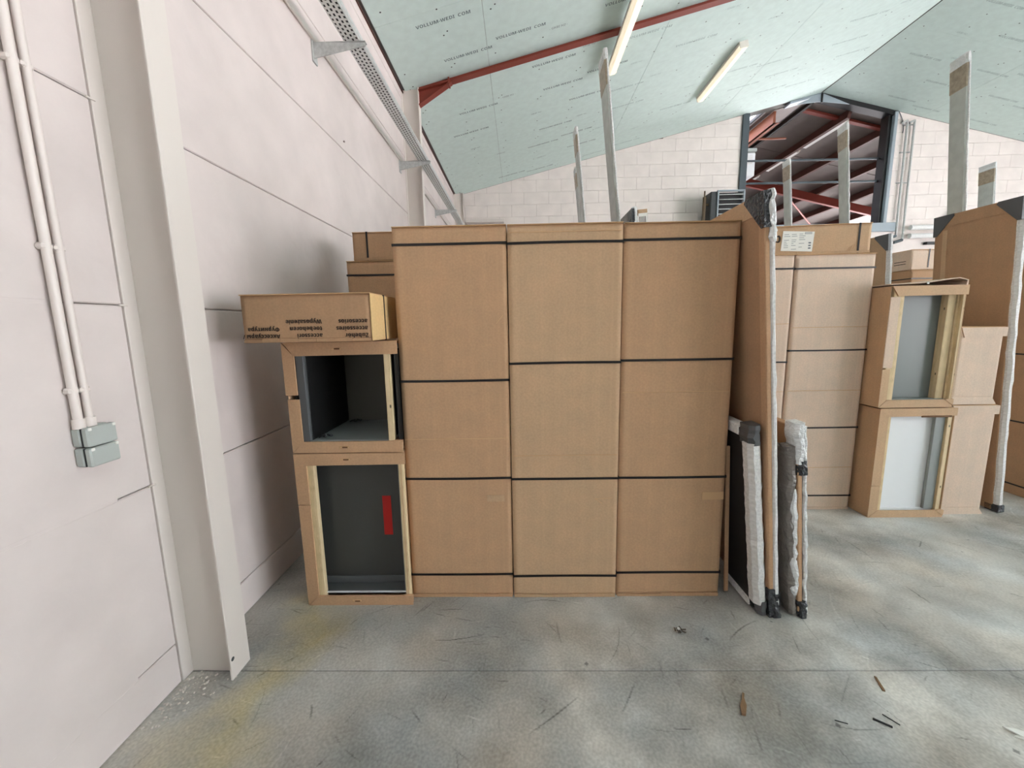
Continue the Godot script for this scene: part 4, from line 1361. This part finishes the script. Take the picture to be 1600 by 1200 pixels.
# ============ second row of cartons ============
func build_second_row() -> void:
	var g := "tall strapped cartons in the second row"
	carton("tall_carton", "tall pale strapped carton in the second row, half hidden by the leaning panel", Vector3(1.545, 0, -3.235), Vector3(0.608, 2.098, 0.58), M.card_pale, [1.993, 1.261, 0.6, 0.13], [1.568, 1.02], g)
	carton("tall_carton", "tall pale strapped carton in the second row beside the stacked open cabinets", Vector3(2.162, 0, -3.23), Vector3(0.608, 2.095, 0.58), M.card_pale, [1.99, 1.353, 0.715, 0.124], [1.536, 1.025, 0.373], g)
	var k := carton("label_carton", "flat carton with paper label lying across the second-row cartons", Vector3(1.50, 2.104, -3.375), Vector3(1.235, 0.222, 0.42), M.card, [], [], "", deg_to_rad(-6.0))
	part(k, "strap", band_x(1.145, 0.222, 0.42, 1.235), M.strap)
	var m := words("Zubehör", 0.1, 0.0008, HORIZONTAL_ALIGNMENT_LEFT, true)
	m.vertical_alignment = VERTICAL_ALIGNMENT_BOTTOM
	var t := part(k, "printed_lettering", m, M.ink)
	t.position = Vector3(0.412 - m.get_aabb().position.x, 0.098 - m.get_aabb().position.y, 0.0005)
	var lb := part(k, "paper_label", tilted(Vector3(0.59, 0.03, 0), Vector3(0.82, 0.18, 0.0022), -0.06), M.paper)
	lb.set_meta("label", "white printed delivery label")
	var ink := st()
	for row in 9:
		for w in 3:
			if rng.randf() < 0.25: continue
			var x := 0.605 + w * 0.055
			bx(ink, Vector3(x, 0.045 + row * 0.014, 0.0021), Vector3(x + rng.randf_range(0.015, 0.045), 0.048 + row * 0.014, 0.0028))
	for b in 6:
		bx(ink, Vector3(0.755 + b * 0.009, 0.155, 0.0021), Vector3(0.759 + b * 0.009, 0.173, 0.0028))
	for b in 3:
		bx(ink, Vector3(0.785, 0.045 + b * 0.02, 0.0021), Vector3(0.803, 0.055 + b * 0.02, 0.0028))
	part(lb, "label_print", ink, flat(rgb(110, 120, 128))).set_meta("kind", "stuff")
	for i in 3:
		scuff(k, Vector3(1.08 + 0.02 * i, 0.03 + 0.01 * i, 0.0012), 0.045, 1.1)
	carton("tall_carton", "dark side of a tall strapped carton at the picture's edge, past the large panel", Vector3(4.44, 0, -3.2), Vector3(0.6, 2.19, 0.58), M.card_deep, [2.1, 1.26, 0.66, 0.09], [0.35], "")
	carton("tall_carton", "tall carton in the third row under the small printed carton", Vector3(4.70, 0, -4.98), Vector3(0.6, 2.16, 0.58), M.card_deep, [2.06, 1.3, 0.7, 0.15], [], "")
	var s := carton("printed_carton", "small printed carton on a tall carton beyond the large leaning panel", Vector3(4.70, 2.168, -5.0), Vector3(0.40, 0.23, 0.62), M.card_pale, [], [], "")
	for j in 2:
		var pr := st()
		for q in 2 + j:
			bx(pr, Vector3(-0.0015, 0.07 + 0.03 * q, -0.22 - 0.22 * j), Vector3(0.0, 0.078 + 0.03 * q, -0.07 - 0.22 * j))
		part(s, "printed_line", pr, M.ink).set_meta("kind", "stuff")
	part(s, "strap", band_x(0.2, 0.23, 0.62, 0.4), M.strap)

func tilted(lo: Vector3, hi: Vector3, a: float) -> SurfaceTool:
	var s := st()
	var c := (lo + hi) * 0.5
	bx(s, lo - c, hi - c, 0.0, Transform3D(Basis(Vector3.BACK, a), c))
	return s

# ============ tall wrapped boards ============
func tall_board(label: String, top: Vector3, width: float, turn: float, lean := 0.1) -> void:
	var h := 4.1
	var o := thing("tall_board", label, "board", top + Vector3(sin(lean) * h, -cos(lean) * h, 0), 0, "tall wrapped boards standing behind the cartons")
	o.basis = Basis(Vector3.UP, turn) * Basis(Vector3.BACK, lean)
	var t := 0.03
	var bd := part(o, "board", box(Vector3(-t, 0, -width), Vector3(0, h - 0.01, -0.004), 0.003), M.worktop)
	part(bd, "paper_band", box(Vector3(-t - 0.003, h - 0.30, -width - 0.003), Vector3(0.003, h - 0.07, -0.002), 0.003), M.tape)
	var c := st()
	wavy(c, -t - 0.004, 0.005, h - 0.09, h + 0.004, 0.006, -width, 0.003, 70, 5)
	part(bd, "film_cap", c, M.film)
	var e := st()
	wavy(e, -t * 0.5, 0.004, 0.0, h - 0.02, 0.005, -0.02, 0.0035, 71, 60)
	part(o, "edge_wrap", e, M.foam)

func build_tall_boards() -> void:
	tall_board("tallest-looking white wrapped board rising in front of the first ceiling lamp", Vector3(0.845, 4.1, -4.08), 0.24, 0.0)
	tall_board("slim white wrapped board leaning in front of the green ceiling's lower edge", Vector3(0.785, 4.1, -5.54), 0.2, 0.0)
	tall_board("shortest-looking slim white board against the block wall, farthest of its row", Vector3(0.972, 4.1, -6.86), 0.2, 0.0)
	tall_board("wrapped board with brown band inside the opening, nearer its apex end", Vector3(4.262, 4.1, -5.53), 0.2, -0.22)
	tall_board("wrapped board with brown band inside the opening, farther from the pale risers", Vector3(4.296, 4.1, -6.72), 0.18, -0.1)
	tall_board("widest-looking wrapped board with brown band, right of the two thin risers", Vector3(4.342, 4.1, -4.23), 0.18, -0.15)
	tall_board("small far wrapped board with brown band above the large leaning panel", Vector3(7.88, 4.1, -7.11), 0.24, -0.05)

# ============ litter ============
func build_litter() -> void:
	var s := st()
	prism(s, V2([[0, 0], [0.016, 0.004], [0.02, 0.05], [0.012, 0.085], [0.014, 0.108], [0.006, 0.112], [0.004, 0.08], [-0.004, 0.04]]), 0, 0.008, Transform3D(Basis(Vector3.UP, -0.47) * Basis(Vector3.RIGHT, -PI / 2), Vector3(0.885, 0.001, -1.425)))
	whole("wood_splinter", s, M.splinter, "larger brown wood splinter lying on the open concrete", "splinter", "wood splinters on the floor")
	var s2 := st()
	prism(s2, V2([[0, 0], [0.01, 0.0], [0.007, 0.07], [0.0, 0.075]]), 0, 0.006, Transform3D(Basis(Vector3.UP, -0.35) * Basis(Vector3.RIGHT, -PI / 2), Vector3(1.548, 0.001, -1.534)))
	whole("wood_splinter", s2, M.splinter, "thin brown wood splinter just in front of the floor joint", "splinter", "wood splinters on the floor")
	for k in [[1.40, -1.41, 1.446, -1.375, 0.004, "thicker black plastic sliver on the concrete floor"], [1.455, -1.43, 1.485, -1.385, 0.002, "hair-thin black sliver next to the thicker one"], [1.245, -1.405, 1.285, -1.39, 0.0018, "fine dark sliver lying alone between the splinters"]]:
		var t := st()
		tube(t, Vector3(k[0], k[4], k[1]), Vector3(k[2], k[4], k[3]), k[4], 6)
		whole("plastic_sliver", t, M.black_plastic, k[5], "sliver", "black slivers on the floor")
	var w := st()
	var xf := Transform3D(Basis(Vector3.UP, -0.5), Vector3(1.90, 0.0, -1.35))
	prism(w, V2([[-0.045, 0.0], [0.03, -0.012], [0.085, 0.004], [0.06, 0.03], [0.0, 0.02]]), 0.004, 0.008, xf * Transform3D(Basis(Vector3.RIGHT, -PI / 2) * Basis(Vector3.UP, 0.15), Vector3.ZERO))
	prism(w, V2([[-0.02, -0.02], [0.05, -0.022], [0.07, -0.008], [0.0, 0.0]]), 0.001, 0.004, xf * Transform3D(Basis(Vector3.RIGHT, -PI / 2), Vector3.ZERO))
	whole("paper_scrap", w, M.paper, "torn white paper scrap on the concrete by the picture's edge", "scrap")
	var c := st()
	var r := RandomNumberGenerator.new()
	r.seed = 77
	for i in 9:
		var p := Vector3(r.randf_range(-0.02, 0.02), 0.004, r.randf_range(-0.02, 0.02))
		tube(c, p, p + Vector3(r.randf_range(-0.025, 0.025), r.randf_range(0.0, 0.012), r.randf_range(-0.025, 0.025)), 0.003, 5)
	var cr := part(self, "crumpled_scrap", c, M.dirt)
	cr.position = Vector3(0.81, 0, -1.885)
	meta(cr, "crumpled dark scrap on the floor before the end carton", "scrap")
	part(cr, "foil_bit", box(Vector3(-0.008, 0.002, -0.008), Vector3(0.008, 0.012, 0.006), 0.003), M.foam)
	# crumbled plaster round the foot of the near column
	var d := st()
	for i in 90:
		var t := r.randf()
		var x := -1.565 + absf(r.randfn(0, 0.05)) if t < 0.6 else r.randf_range(-1.57, -1.33)
		var z := r.randf_range(-1.62, -1.36) if t < 0.6 else r.randf_range(-1.635, -1.5)
		var q := r.randf_range(0.002, 0.007)
		bx(d, Vector3(-q, 0, -q * 0.7), Vector3(q, q, q * 0.7), q * 0.4, Transform3D(Basis(Vector3.UP, r.randf() * TAU), Vector3(x, 0.0005, z)))
	var pc := whole("plaster_crumbs", d, M.plaster, "plaster crumbs scattered round the foot of the big column", "crumbs", "", "stuff")
	pc.set_meta("kind", "stuff")
